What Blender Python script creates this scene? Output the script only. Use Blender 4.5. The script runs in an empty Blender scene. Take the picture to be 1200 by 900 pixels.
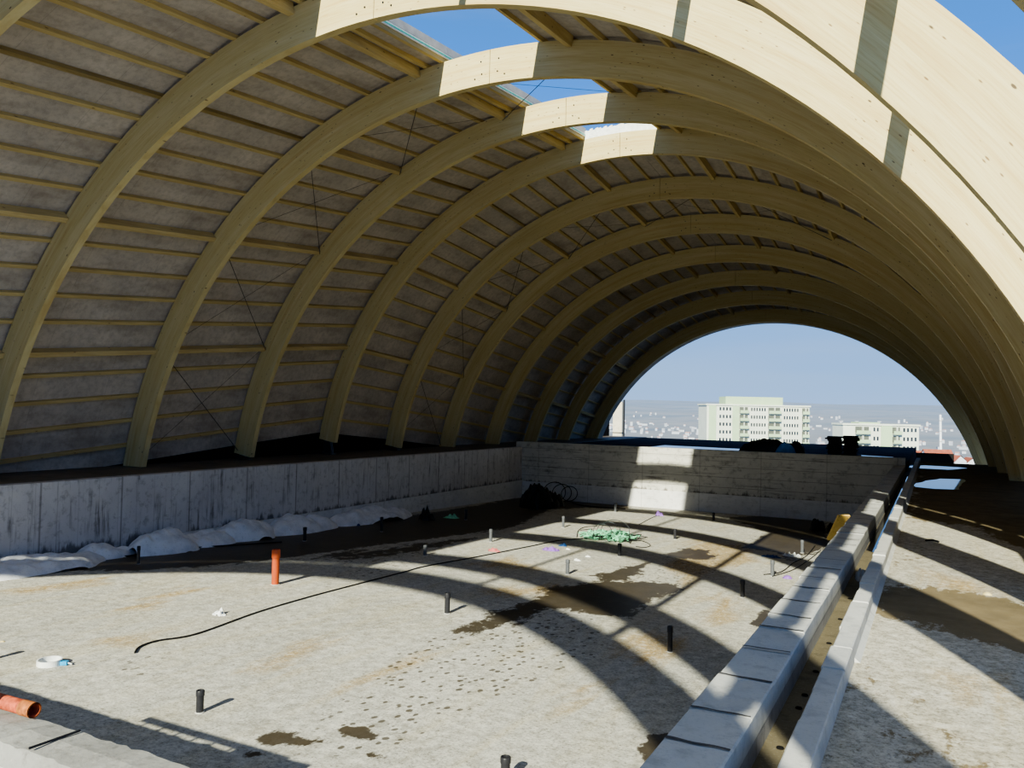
import bpy, bmesh, math, random
import numpy as np
from mathutils import Vector, Matrix, noise as mnoise

random.seed(7)
rng = np.random.default_rng(7)
scene = bpy.context.scene
COL = scene.collection
PI = math.pi
R_ = math.radians

# ------------------------------------------------------------------ camera solved from the photograph
F_PX, YAW, PITCH, ROLL = 949.76, 0.48193, 0.028258, 0.021193
fwd = Vector((-math.sin(YAW) * math.cos(PITCH), math.cos(YAW) * math.cos(PITCH), math.sin(PITCH)))
rgt0 = Vector((math.cos(YAW), math.sin(YAW), 0))
up0 = rgt0.cross(fwd)
rgt = rgt0 * math.cos(ROLL) + up0 * math.sin(ROLL)
up = up0 * math.cos(ROLL) - rgt0 * math.sin(ROLL)

def ray(x, y):
    return fwd + rgt * ((x - 600) / F_PX) - up * ((y - 450) / F_PX)
def at_z(x, y, z):
    d = ray(x, y); return d * (z / d.z)
def at_y(x, y, Y):
    d = ray(x, y); return d * (Y / d.y)
def at_x(x, y, X):
    d = ray(x, y); return d * (X / d.x)
FA, FB = -4.08, -0.0267              # the pool floor slopes down towards the far end
def floor_z(Y):
    return FA + FB * Y
def at_floor(x, y):
    d = ray(x, y); return d * (FA / (d.z - FB * d.y))

# ------------------------------------------------------------------ the vault, metres
AX, AR, AT, AW, BAY = -10.569, 14.348, 0.908, 0.204, 5.0
Y0 = 1.7082
ZC = {0: -5.793, 1: -5.297, 2: -4.848, 3: -4.386, 4: -3.954, 5: -4.378, 6: -4.862, 7: -5.423, 8: -5.961, 9: -6.48, 10: -7.107,
      -1: -6.29, -2: -6.83, -3: -7.2}
def YA(i):
    return -3.68 if i == -3 else (i + Y0) * BAY
DECK_L, DECK_R, CURB = -2.30, -2.56, -2.35
SUN_AZ, SUN_EL = R_(-5.45), R_(27.8)

# ------------------------------------------------------------------ tagging
def tag(o, label=None, cat=None, group=None, kind=None):
    if label: o['label'] = label
    if cat: o['category'] = cat
    if group: o['group'] = group
    if kind or (label and cat): o['kind'] = kind or 'thing'
    return o
WO = {}
def empty(name, loc, label=None, cat=None, group=None):
    o = bpy.data.objects.new(name, None); COL.objects.link(o)
    o.location = loc; o.empty_display_size = 0.2
    WO[o.name] = Vector(loc)
    return tag(o, label, cat, group)

class MB:
    """collects polygons in world space, links them as ONE mesh object"""
    def __init__(s): s.v = []; s.f = []; s.uv = []; s.mi = []; s.cur = 0
    def vert(s, p): s.v.append(tuple(p)); return len(s.v) - 1
    def face(s, idx, uv=None):
        s.f.append(tuple(idx)); s.uv.append(uv); s.mi.append(s.cur)
    def quad(s, a, b, c, d, uv=None):
        i = [s.vert(a), s.vert(b), s.vert(c), s.vert(d)]; s.face(i, uv)
    def box(s, lo, hi):
        (x0, y0, z0), (x1, y1, z1) = lo, hi
        b = len(s.v)
        for z in (z0, z1):
            for (x, y) in ((x0, y0), (x1, y0), (x1, y1), (x0, y1)): s.v.append((x, y, z))
        for q in ((0, 3, 2, 1), (4, 5, 6, 7), (0, 1, 5, 4), (1, 2, 6, 5), (2, 3, 7, 6), (3, 0, 4, 7)):
            s.face([b + k for k in q])
    def obox(s, c, ax, ay, az, hx, hy, hz):
        c, ax, ay, az = Vector(c), Vector(ax), Vector(ay), Vector(az)
        b = len(s.v)
        for z in (-1, 1):
            for (x, y) in ((-1, -1), (1, -1), (1, 1), (-1, 1)): s.v.append(tuple(c + ax * hx * x + ay * hy * y + az * hz * z))
        for q in ((0, 3, 2, 1), (4, 5, 6, 7), (0, 1, 5, 4), (1, 2, 6, 5), (2, 3, 7, 6), (3, 0, 4, 7)):
            s.face([b + k for k in q])
    def prism(s, pts, y0, y1):                      # polygon in xz extruded along y
        n = len(pts); b = len(s.v)
        for y in (y0, y1):
            for (x, z) in pts: s.v.append((x, y, z))
        s.face([b + k for k in range(n)]); s.face([b + n + k for k in reversed(range(n))])
        for k in range(n):
            s.face([b + (k + 1) % n, b + k, b + n + k, b + n + (k + 1) % n])
    def prism_x(s, pts, x0, x1):                    # polygon in yz extruded along x
        n = len(pts); b = len(s.v)
        for x in (x0, x1):
            for (y, z) in pts: s.v.append((x, y, z))
        s.face([b + k for k in reversed(range(n))]); s.face([b + n + k for k in range(n)])
        for k in range(n):
            s.face([b + k, b + (k + 1) % n, b + n + (k + 1) % n, b + n + k])
    def tube(s, pts, r, n=8, caps=True):
        pts = [Vector(p) for p in pts]; rs = r if isinstance(r, (list, tuple)) else [r] * len(pts)
        rings = []
        prev = None
        for k, p in enumerate(pts):
            t = (pts[min(k + 1, len(pts) - 1)] - pts[max(k - 1, 0)]).normalized()
            if prev is None:
                a = t.orthogonal().normalized()
            else:
                a = (prev - t * prev.dot(t))
                a = a.normalized() if a.length > 1e-6 else t.orthogonal().normalized()
            prev = a; c = t.cross(a)
            rings.append([s.vert(p + (a * math.cos(2 * PI * j / n) + c * math.sin(2 * PI * j / n)) * rs[k]) for j in range(n)])
        for k in range(len(pts) - 1):
            for j in range(n):
                s.face([rings[k][j], rings[k][(j + 1) % n], rings[k + 1][(j + 1) % n], rings[k + 1][j]])
        if caps:
            s.face(list(reversed(rings[0]))); s.face(rings[-1])
    def lathe(s, prof, c=(0, 0, 0), n=20, axis='z'):     # prof: (r, h) list
        rings = []
        for (r, h) in prof:
            ring = []
            for j in range(n):
                a = 2 * PI * j / n
                q = (r * math.cos(a), r * math.sin(a), h)
                if axis == 'x': q = (q[2], q[0], q[1])
                ring.append(s.vert((c[0] + q[0], c[1] + q[1], c[2] + q[2])))
            rings.append(ring)
        for k in range(len(rings) - 1):
            for j in range(n):
                s.face([rings[k][j], rings[k][(j + 1) % n], rings[k + 1][(j + 1) % n], rings[k + 1][j]])
        return rings
    def build(s, name, mat, parent=None, smooth=False, origin=None):
        me = bpy.data.meshes.new(name)
        o0 = WO[parent.name] if parent else (Vector(origin) if origin is not None else Vector((0, 0, 0)))
        me.from_pydata([(a[0] - o0.x, a[1] - o0.y, a[2] - o0.z) for a in s.v], [], s.f)
        if any(u is not None for u in s.uv):
            ul = me.uv_layers.new(name='UVMap')
            k = 0
            for f, u in zip(s.f, s.uv):
                for j in range(len(f)):
                    ul.data[k].uv = u[j] if u is not None else (0, 0); k += 1
        mats = mat if isinstance(mat, (list, tuple)) else [mat]
        for m in mats: me.materials.append(m)
        if len(mats) > 1: me.polygons.foreach_set('material_index', s.mi)
        if smooth: me.polygons.foreach_set('use_smooth', [True] * len(s.f))
        me.update()
        o = bpy.data.objects.new(name, me); COL.objects.link(o)
        if parent: o.parent = parent
        elif origin is not None: o.location = origin
        WO[o.name] = o0
        return o

def bisect(o, co, no):
    """cut away what lies on the side of the normal, close the cut"""
    bm = bmesh.new(); bm.from_mesh(o.data)
    o0 = WO[o.name]
    geom = bm.verts[:] + bm.edges[:] + bm.faces[:]
    r = bmesh.ops.bisect_plane(bm, geom=geom, plane_co=Vector(co) - o0, plane_no=no, clear_outer=True)
    ed = [e for e in r['geom_cut'] if isinstance(e, bmesh.types.BMEdge)]
    if ed:
        bmesh.ops.holes_fill(bm, edges=ed, sides=0)
    bm.to_mesh(o.data); bm.free()

def fix_normals(o):
    bm = bmesh.new(); bm.from_mesh(o.data)
    bmesh.ops.recalc_face_normals(bm, faces=bm.faces[:])
    bm.to_mesh(o.data); bm.free()

# ------------------------------------------------------------------ materials
def lin(r, g, b):
    def c(v):
        v /= 255.0
        return v / 12.92 if v <= 0.04045 else ((v + 0.055) / 1.055) ** 2.4
    return (c(r), c(g), c(b), 1.0)

class NT:
    def __init__(s, name):
        s.m = bpy.data.materials.new(name); s.m.use_nodes = True
        s.t = s.m.node_tree; s.b = s.t.nodes['Principled BSDF']
        s.b.inputs['Roughness'].default_value = 0.85
        s.b.inputs['Specular IOR Level'].default_value = 0.25
    def n(s, typ, **kw):
        nd = s.t.nodes.new(typ)
        for k, v in kw.items(): setattr(nd, k, v)
        return nd
    def L(s, a, b): s.t.links.new(a, b)
    def coord(s, what='Object', scale=(1, 1, 1)):
        tc = s.n('ShaderNodeTexCoord'); mp = s.n('ShaderNodeMapping')
        mp.inputs['Scale'].default_value = scale
        s.L(tc.outputs[what], mp.inputs['Vector']); return mp.outputs['Vector']
    def noise(s, vec, scale, detail=4, rough=0.55, dist=0.0):
        nd = s.n('ShaderNodeTexNoise'); nd.inputs['Scale'].default_value = scale
        nd.inputs['Detail'].default_value = detail; nd.inputs['Roughness'].default_value = rough
        nd.inputs['Distortion'].default_value = dist
        s.L(vec, nd.inputs['Vector']); return nd.outputs['Fac']
    def vor(s, vec, scale, feature='F1', rand=1.0):
        nd = s.n('ShaderNodeTexVoronoi', feature=feature); nd.inputs['Scale'].default_value = scale
        nd.inputs['Randomness'].default_value = rand
        s.L(vec, nd.inputs['Vector']); return nd.outputs['Distance']
    def ramp(s, fac, stops):
        nd = s.n('ShaderNodeValToRGB'); cr = nd.color_ramp
        while len(cr.elements) > 1: cr.elements.remove(cr.elements[-1])
        cr.elements[0].position = stops[0][0]; cr.elements[0].color = stops[0][1]
        for (p, c) in stops[1:]:
            e = cr.elements.new(p); e.color = c
        s.L(fac, nd.inputs['Fac']); return nd.outputs['Color']
    def bw(s, fac, a, b, va=0.0, vb=1.0):
        nd = s.n('ShaderNodeMapRange', clamp=True)
        nd.inputs['From Min'].default_value = a; nd.inputs['From Max'].default_value = b
        nd.inputs['To Min'].default_value = va; nd.inputs['To Max'].default_value = vb
        s.L(fac, nd.inputs['Value']); return nd.outputs['Result']
    def mix(s, fac, a, b, blend='MIX'):
        nd = s.n('ShaderNodeMix', data_type='RGBA', blend_type=blend)
        if isinstance(fac, (int, float)): nd.inputs[0].default_value = fac
        else: s.L(fac, nd.inputs[0])
        for v, k in ((a, 6), (b, 7)):
            if isinstance(v, tuple): nd.inputs[k].default_value = v
            else: s.L(v, nd.inputs[k])
        return nd.outputs[2]
    def math(s, op, a, b=None):
        nd = s.n('ShaderNodeMath', operation=op)
        for v, k in ((a, 0), (b, 1)):
            if v is None: continue
            if isinstance(v, (int, float)): nd.inputs[k].default_value = v
            else: s.L(v, nd.inputs[k])
        return nd.outputs[0]
    def bump(s, h, strength=0.3, dist=0.02):
        nd = s.n('ShaderNodeBump'); nd.inputs['Strength'].default_value = strength
        nd.inputs['Distance'].default_value = dist
        s.L(h, nd.inputs['Height']); s.L(nd.outputs['Normal'], s.b.inputs['Normal'])
    def color(s, c):
        if isinstance(c, tuple): s.b.inputs['Base Color'].default_value = c
        else: s.L(c, s.b.inputs['Base Color'])
    def rough(s, v):
        if isinstance(v, (int, float)): s.b.inputs['Roughness'].default_value = v
        else: s.L(v, s.b.inputs['Roughness'])
    def attr(s, name):
        nd = s.n('ShaderNodeAttribute'); nd.attribute_name = name; return nd.outputs['Fac']

def plain(name, col, rough=0.6, metal=0.0, vary=0.15, scale=8.0, bump=0.0):
    t = NT(name); v = t.coord()
    f = t.noise(v, scale, 4)
    dk = tuple(c * (1 - vary) for c in col[:3]) + (1,)
    lt = tuple(min(1, c * (1 + vary)) for c in col[:3]) + (1,)
    t.color(t.ramp(f, [(0.3, dk), (0.7, lt)])); t.rough(rough)
    t.b.inputs['Metallic'].default_value = metal
    if bump: t.bump(f, bump, 0.02)
    return t.m

WOOD_A, WOOD_B, WOOD_C = lin(206, 188, 133), lin(217, 203, 152), lin(188, 161, 106)
def glulam_mat():
    t = NT('glulam'); uv = t.coord('UV')
    sep = t.n('ShaderNodeSeparateXYZ'); t.L(uv, sep.inputs[0])
    u, v = sep.outputs[0], sep.outputs[1]
    lam = t.math('FLOOR', t.math('DIVIDE', v, 0.042))
    brd = t.math('FLOOR', t.math('ADD', t.math('DIVIDE', u, 3.7), t.math('MULTIPLY', lam, 0.37)))
    wn = t.n('ShaderNodeTexWhiteNoise', noise_dimensions='2D')
    cb = t.n('ShaderNodeCombineXYZ'); t.L(lam, cb.inputs[0]); t.L(brd, cb.inputs[1]); t.L(cb.outputs[0], wn.inputs['Vector'])
    tone = wn.outputs['Value']
    g = t.coord('UV', (0.9, 26, 1)); grain = t.noise(g, 1.6, 6, 0.6, 0.6)
    g2 = t.coord('UV', (0.25, 3.0, 1)); big = t.noise(g2, 1.0, 3)
    base = t.ramp(grain, [(0.25, WOOD_C), (0.48, WOOD_A), (0.8, WOOD_B)])
    base = t.mix(t.math('MULTIPLY', tone, 0.22), base, lin(202, 176, 116))
    base = t.mix(t.bw(big, 0.45, 0.7, 0, 0.45), base, lin(226, 212, 168))
    g3 = t.coord('UV', (0.16, 5.5, 1)); stk = t.noise(g3, 1.0, 5, 0.6, 0.8)
    base = t.mix(t.bw(stk, 0.5, 0.72, 0, 0.55), base, lin(188, 152, 88))
    # glue lines
    fr = t.math('FRACT', t.math('DIVIDE', v, 0.042))
    line = t.bw(fr, 0.0, 0.07, 0.22, 0.0)
    base = t.mix(line, base, lin(150, 120, 78))
    # knots
    kv = t.coord('UV', (3.2, 11.0, 1)); k = t.vor(kv, 1.0)
    base = t.mix(t.bw(k, 0.07, 0.12, 0.8, 0.0), base, lin(110, 78, 48))
    kv2 = t.coord('UV', (1.3, 3.4, 1)); k2 = t.vor(kv2, 1.0)
    base = t.mix(t.bw(k2, 0.04, 0.06, 0.9, 0.0), base, lin(70, 48, 30))
    t.color(base); t.rough(0.6); t.bump(grain, 0.08, 0.01)
    return t.m

def timber_mat(name, ca, cb, axis='y', rough=0.65):
    t = NT(name)
    sc = {'y': (9, 0.5, 9), 'x': (0.5, 9, 9), 'z': (9, 9, 0.5)}[axis]
    v = t.coord('Object', sc)
    g = t.noise(v, 2.2, 6, 0.6, 0.4)
    v2 = t.coord('Object', (0.6, 0.25, 0.6)); b = t.noise(v2, 2.0, 3)
    c = t.ramp(g, [(0.28, ca), (0.72, cb)])
    c = t.mix(t.bw(b, 0.4, 0.7, 0, 0.3), c, lin(150, 122, 80))
    k = t.vor(t.coord('Object', (3, 1.2, 3)), 1.6)
    c = t.mix(t.bw(k, 0.06, 0.1, 0.7, 0), c, lin(90, 62, 38))
    t.color(c); t.rough(rough); t.bump(g, 0.1, 0.01)
    return t.m

def board_mat():
    t = NT('grey_board'); v = t.coord('Object')
    a = t.noise(v, 0.55, 4, 0.6); b = t.noise(v, 6, 5, 0.65); f = t.noise(v, 45, 3, 0.6)
    c = t.ramp(a, [(0.3, lin(168, 159, 151)), (0.5, lin(188, 178, 168)), (0.72, lin(204, 193, 182))])
    c = t.mix(t.bw(b, 0.42, 0.68, 0, 0.45), c, lin(128, 118, 110))
    c = t.mix(t.bw(f, 0.4, 0.65, 0, 0.25), c, lin(200, 190, 176))
    st = t.noise(t.coord('Object', (1.2, 0.35, 1.2)), 1.4, 4)
    c = t.mix(t.bw(st, 0.5, 0.72, 0, 0.45), c, lin(116, 102, 90))
    # butt joints between the boards along the bay
    sp = t.n('ShaderNodeSeparateXYZ'); t.L(v, sp.inputs[0])
    fr = t.math('FRACT', t.math('DIVIDE', sp.outputs[1], 2.4))
    c = t.mix(t.bw(t.math('ABSOLUTE', t.math('SUBTRACT', fr, 0.5)), 0.002, 0.005, 0.22, 0), c, lin(78, 72, 68))
    t.color(c); t.rough(0.9); t.bump(f, 0.12, 0.01)
    return t.m

def concrete(name, ca, cb, dark, streak=None, streak_amt=0.5, fine=35, scale=0.7, rough=0.9, lines=None, stain=0.5, damp=None):
    t = NT(name); v = t.coord('Object')
    a = t.noise(v, scale, 5, 0.62); b = t.noise(v, scale * 6, 5, 0.65); f = t.noise(v, fine, 4, 0.7)
    c = t.ramp(a, [(0.32, ca), (0.68, cb)])
    c = t.mix(t.bw(b, 0.52, 0.72, 0, stain), c, dark)
    c = t.mix(t.bw(f, 0.55, 0.75, 0, 0.3), c, dark)
    c = t.mix(t.bw(f, 0.42, 0.25, 0, 0.25), c, lin(214, 210, 200))
    if streak:
        s1 = t.noise(t.coord('Object', streak), 1.0, 6, 0.65)
        m = t.noise(v, 0.9, 3)
        s1 = t.math('MULTIPLY', t.bw(s1, 0.52, 0.66), t.bw(m, 0.42, 0.62))
        c = t.mix(t.math('MULTIPLY', s1, streak_amt), c, dark)
    if damp:                                        # rising damp above a ledge, and drips below the top
        z0, z1 = damp
        sz = t.n('ShaderNodeSeparateXYZ'); t.L(v, sz.inputs[0])
        d1 = t.noise(t.coord('Object', (2.4, 2.4, 0.5)), 1.0, 5, 0.7)
        hz = t.math('ADD', t.bw(sz.outputs[2], z0, z1, 0, 1), t.math('MULTIPLY', t.math('SUBTRACT', d1, 0.5), 1.9))
        c = t.mix(t.bw(hz, 0.75, 0.95, 0, 0.8), c, dark)
    if lines:                                       # board-marked joints: axis index, pitch
        sp = t.n('ShaderNodeSeparateXYZ'); t.L(v, sp.inputs[0])
        for (ax, pitch, wd, amt) in lines:
            fr = t.math('FRACT', t.math('DIVIDE', sp.outputs[ax], pitch))
            d = t.math('ABSOLUTE', t.math('SUBTRACT', fr, 0.5))
            c = t.mix(t.bw(d, wd / pitch * 0.5, wd / pitch, amt, 0), c, dark)
    t.color(c); t.rough(rough); t.bump(f, 0.35, 0.015)
    return t.m

def floor_mat(name, dry_a, dry_b, wet_col, spec=0.06):
    """dry aggregate concrete, yellow silt, wet stains and footprints steered by mesh attributes"""
    t = NT(name); v = t.coord('Object')
    a = t.noise(v, 0.35, 5, 0.6); f = t.noise(v, 24, 5, 0.8); g = t.noise(v, 14, 4, 0.7)
    along = t.noise(t.coord('Object', (1.6, 0.22, 1)), 1.0, 5, 0.6, 0.8)
    c = t.ramp(a, [(0.3, dry_a), (0.7, dry_b)])
    c = t.mix(t.bw(along, 0.48, 0.66, 0, 0.34), c, lin(196, 182, 144))
    ye = t.bw(t.math('ADD', t.attr('silt'), t.math('MULTIPLY', t.math('SUBTRACT', along, 0.5), 1.6)), 0.0, 0.5)
    c = t.mix(t.math('MULTIPLY', ye, t.bw(g, 0.35, 0.6, 0.3, 0.9)), c, lin(182, 148, 82))
    c = t.mix(t.bw(f, 0.5, 0.66, 0, 0.75), c, lin(92, 88, 80))
    c = t.mix(t.bw(f, 0.46, 0.32, 0, 0.7), c, lin(230, 226, 214))
    mid = t.noise(v, 5.5, 5, 0.7)
    c = t.mix(t.bw(mid, 0.48, 0.68, 0, 0.55), c, lin(128, 123, 112))
    c = t.mix(t.bw(mid, 0.46, 0.3, 0, 0.6), c, lin(226, 223, 214))
    peb = t.vor(v, 26)
    c = t.mix(t.bw(peb, 0.10, 0.2, 0.35, 0), c, lin(98, 92, 84))
    # wet
    n1 = t.noise(v, 1.5, 6, 0.68); n2 = t.noise(t.coord('Object', (2.2, 0.7, 1)), 1.2, 5, 0.6)
    w = t.math('ADD', t.attr('wet'), t.math('MULTIPLY', t.math('SUBTRACT', t.math('ADD', n1, n2), 1.0), 1.1))
    n3 = t.noise(t.coord('Object', (1.0, 0.55, 1)), 6, 6, 0.75)
    w = t.math('ADD', w, t.math('MULTIPLY', t.math('SUBTRACT', n3, 0.5), 1.5))
    w = t.bw(w, -0.06, 0.10)
    # footprints and splashes
    dv = t.vor(t.coord('Object', (1.0, 0.62, 1)), 6.6)
    dn = t.noise(v, 7, 3)
    dots = t.bw(t.math('ADD', dv, t.math('MULTIPLY', dn, 0.5)), 0.46, 0.52, 1, 0)
    dots = t.math('MULTIPLY', dots, t.bw(t.math('ADD', t.attr('dots'), t.math('MULTIPLY', t.math('SUBTRACT', n1, 0.5), 1.2)), 0.0, 0.15))
    w = t.math('MAXIMUM', w, t.math('MULTIPLY', dots, 0.85))
    wc = t.mix(t.bw(n1, 0.3, 0.7), wet_col, tuple(x * 1.7 for x in wet_col[:3]) + (1,))
    c = t.mix(t.math('MULTIPLY', w, 0.93), c, wc)
    t.color(c)
    t.rough(t.mix(w, (0.92,) * 3 + (1,), (0.42,) * 3 + (1,))); t.b.inputs['Specular IOR Level'].default_value = spec
    hb = t.math('MULTIPLY', f, t.math('SUBTRACT', 1.0, t.math('MULTIPLY', w, 0.85)))
    t.bump(hb, 0.5, 0.012)
    return t.m

M = {}
M['glulam'] = glulam_mat()
M['rib'] = timber_mat('rib_timber', lin(186, 162, 108), lin(210, 190, 134))
M['purlin'] = timber_mat('purlin_timber', lin(192, 166, 112), lin(218, 198, 142))
M['plank'] = timber_mat('plank_timber', lin(196, 160, 84), lin(222, 190, 112))
M['board'] = board_mat()
M['floor'] = floor_mat('pool_floor_concrete', lin(186, 184, 176), lin(205, 202, 193), lin(54, 45, 31))
M['deck_r'] = floor_mat('side_deck_concrete', lin(186, 180, 166), lin(202, 196, 181), lin(104, 92, 70), 0.0)
M['wall_l'] = concrete('left_wall_concrete', lin(190, 187, 190), lin(208, 205, 205), lin(84, 80, 80), (7, 7, 0.5), 0.85,
                       lines=[(1, 2.45, 0.035, 0.55), (1, 0.62, 0.012, 0.25)], damp=(-3.55, -4.25))
M['wall_b'] = concrete('far_wall_concrete', lin(190, 188, 181), lin(208, 205, 197), lin(84, 78, 72), (0.5, 1, 6), 0.8,
                       lines=[(2, 0.52, 0.018, 0.55), (0, 3.1, 0.03, 0.3)], damp=(-3.7, -4.35))
M['step'] = concrete('pale_step_concrete', lin(206, 206, 208), lin(224, 223, 222), lin(120, 116, 112), (0.8, 0.8, 5), 0.4, stain=0.35, lines=[(0, 3.1, 0.03, 0.3)])
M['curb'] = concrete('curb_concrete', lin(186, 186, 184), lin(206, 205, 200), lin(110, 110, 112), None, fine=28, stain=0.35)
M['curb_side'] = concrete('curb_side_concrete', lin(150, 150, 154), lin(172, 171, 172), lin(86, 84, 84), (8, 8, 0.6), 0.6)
M['near_top'] = concrete('near_wall_top', lin(132, 130, 126), lin(158, 156, 151), lin(88, 85, 81), None, fine=22, scale=1.6, stain=0.5)
M['plaster'] = concrete('rough_plaster', lin(168, 166, 162), lin(190, 188, 182), lin(104, 99, 92), (6, 6, 1.2), 0.4, fine=14)
M['deck'] = concrete('deck_concrete_damp', lin(88, 80, 72), lin(116, 106, 96), lin(56, 50, 46), None, rough=0.6)
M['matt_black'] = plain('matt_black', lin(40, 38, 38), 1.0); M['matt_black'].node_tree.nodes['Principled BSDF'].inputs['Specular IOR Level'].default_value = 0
M['deck_wet'] = concrete('far_deck_wet', lin(44, 44, 52), lin(60, 58, 64), lin(28, 28, 34), None, rough=1.0)
M['deck_wet'].node_tree.nodes['Principled BSDF'].inputs['Specular IOR Level'].default_value = 0.02
M['channel'] = concrete('channel_silt', lin(104, 96, 78), lin(126, 116, 94), lin(50, 44, 34), None, rough=0.7)
M['channel_dark'] = plain('channel_dark_edge', lin(40, 34, 28), 0.4)
M['steel'] = plain('galvanised_steel', lin(120, 124, 130), 0.35, 0.9)
M['dark_steel'] = plain('dark_steel', lin(46, 46, 50), 0.45, 0.7)
M['black_pvc'] = plain('black_plastic_pipe', lin(46, 46, 50), 0.4, 0, 0.2, 20)
M['grey_pvc'] = plain('grey_plastic_pipe', lin(92, 94, 98), 0.45, 0, 0.2, 20)
M['orange'] = plain('orange_plastic_pipe', lin(178, 82, 50), 0.45, 0, 0.12, 8)
M['hole'] = plain('pipe_bore', lin(14, 13, 12), 0.9)
M['foil'] = plain('black_foil', lin(18, 17, 18), 0.42, 0, 0.3, 6)
M['hose'] = plain('black_hose', lin(26, 25, 26), 0.55)
M['white_plastic'] = plain('white_plastic', lin(226, 228, 228), 0.5)
M['blue_plastic'] = plain('blue_plastic', lin(48, 160, 214), 0.45)
M['tarp_blue'] = plain('blue_tarpaulin_sheet', lin(70, 128, 200), 0.5, 0, 0.3, 3)
M['dark_blue'] = plain('dark_blue_plastic', lin(40, 72, 120), 0.4)
M['purple'] = plain('purple_plastic', lin(128, 88, 170), 0.5)
M['pink'] = plain('pink_plastic', lin(186, 104, 104), 0.6)
M['green'] = plain('green_mesh_plastic', lin(126, 196, 158), 0.5, 0, 0.3, 12)
M['teal'] = plain('teal_seal_tape', lin(86, 186, 168), 0.5)
M['white_paint'] = plain('white_membrane', lin(232, 232, 226), 0.6)
M['flashing'] = plain('grey_flashing', lin(186, 182, 178), 0.55, 0, 0.15, 3)
M['pole'] = plain('white_pole_paint', lin(224, 226, 230), 0.5)
M['column'] = concrete('raw_column_concrete', lin(196, 184, 160), lin(212, 200, 174), lin(140, 128, 108), None)
M['facade'] = plain('cream_facade', lin(208, 211, 196), 0.9, 0, 0.05, 0.3)
M['facade_g'] = plain('pale_green_facade', lin(172, 192, 156), 0.9, 0, 0.05, 0.3)
M['glass'] = plain('window_glass_dark', lin(52, 58, 66), 0.2, 0, 0.3, 0.5)
M['recess_shade'] = plain('balcony_shade', lin(96, 100, 92), 0.8)
M['roof_red'] = plain('red_tile', lin(158, 92, 74), 0.85, 0, 0.2, 2)
M['house_w'] = plain('house_white', lin(206, 206, 210), 0.9, 0, 0.06, 0.5)
M['slab'] = plain('dark_slab', lin(34, 30, 30), 0.7, 0, 0.3, 5)
M['stone'] = plain('yellow_stone', lin(206, 190, 140), 0.9, 0, 0.2, 12)

def snow_mat():
    t = NT('old_snow'); v = t.coord()
    a = t.noise(v, 2.2, 5); b = t.noise(v, 14, 5, 0.7)
    c = t.ramp(a, [(0.3, lin(206, 208, 216)), (0.6, lin(240, 240, 244))])
    c = t.mix(t.bw(b, 0.56, 0.75, 0, 0.5), c, lin(130, 122, 116))
    t.color(c); t.rough(0.8); t.bump(b, 0.3, 0.03)
    return t.m
M['snow'] = snow_mat()
def water_mat():
    t = NT('puddle_water'); v = t.coord()
    n = t.noise(v, 1.2, 3)
    t.color(lin(20, 18, 16)); t.rough(0.03); t.b.inputs['Specular IOR Level'].default_value = 0.5
    t.b.inputs['IOR'].default_value = 1.33
    t.b.inputs['Coat Weight'].default_value = 0.0
    t.bump(n, 0.02, 0.005)
    return t.m
M['water'] = water_mat()

# ------------------------------------------------------------------ naming helpers
ORD = ['first', 'second', 'third', 'fourth', 'fifth', 'sixth', 'seventh', 'eighth', 'ninth', 'tenth', 'eleventh']
def bay_name(i):
    if i >= 0: return '%s and %s arches' % (ORD[i], ORD[i + 1])
    return {-1: 'overhead and first arches', -2: 'rear and overhead arches', -3: 'rearmost and rear arches'}[i]

# ------------------------------------------------------------------ arches
def half_arch(i, a0, a1, name, parent):
    mb = MB(); y0, y1 = YA(i), YA(i) + AW; zc = ZC[i]
    n = 44
    off = i * 7.31
    def P(r, a, y): return (AX + r * math.sin(a), y, zc + r * math.cos(a))
    ri, ro = AR - AT, AR
    for k in range(n):
        b0 = a0 + (a1 - a0) * k / n; b1 = a0 + (a1 - a0) * (k + 1) / n
        u0, u1 = b0 * AR + off, b1 * AR + off
        mb.quad(P(ri, b0, y0), P(ri, b1, y0), P(ro, b1, y0), P(ro, b0, y0), [(u0, 0), (u1, 0), (u1, AT), (u0, AT)])
        mb.quad(P(ri, b1, y1), P(ri, b0, y1), P(ro, b0, y1), P(ro, b1, y1), [(u1, 3), (u0, 3), (u0, 3 + AT), (u1, 3 + AT)])
        mb.quad(P(ri, b0, y1), P(ri, b1, y1), P(ri, b1, y0), P(ri, b0, y0), [(u0, 5.01), (u1, 5.01), (u1, 5.03), (u0, 5.03)])
        mb.quad(P(ro, b0, y0), P(ro, b1, y0), P(ro, b1, y1), P(ro, b0, y1), [(u0, 7.01), (u1, 7.01), (u1, 7.03), (u0, 7.03)])
    for b, fl in ((a0, 0), (a1, 1)):
        q = [P(ri, b, y0), P(ro, b, y0), P(ro, b, y1), P(ri, b, y1)]
        uv = [(0, 9), (AT, 9), (AT, 9 + AW), (0, 9 + AW)]
        if fl: q.reverse(); uv.reverse()
        mb.quad(*q, uv)
    o = mb.build(name, M['glulam'], parent)
    bm = bmesh.new(); bm.from_mesh(o.data)
    bmesh.ops.remove_doubles(bm, verts=bm.verts[:], dist=1e-4)
    bm.to_mesh(o.data); bm.free()
    bisect(o, (0, 0, DECK_L if a0 < 0 else (DECK_R if i < 7 else -6)), (0, 0, -1))
    return o

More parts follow.
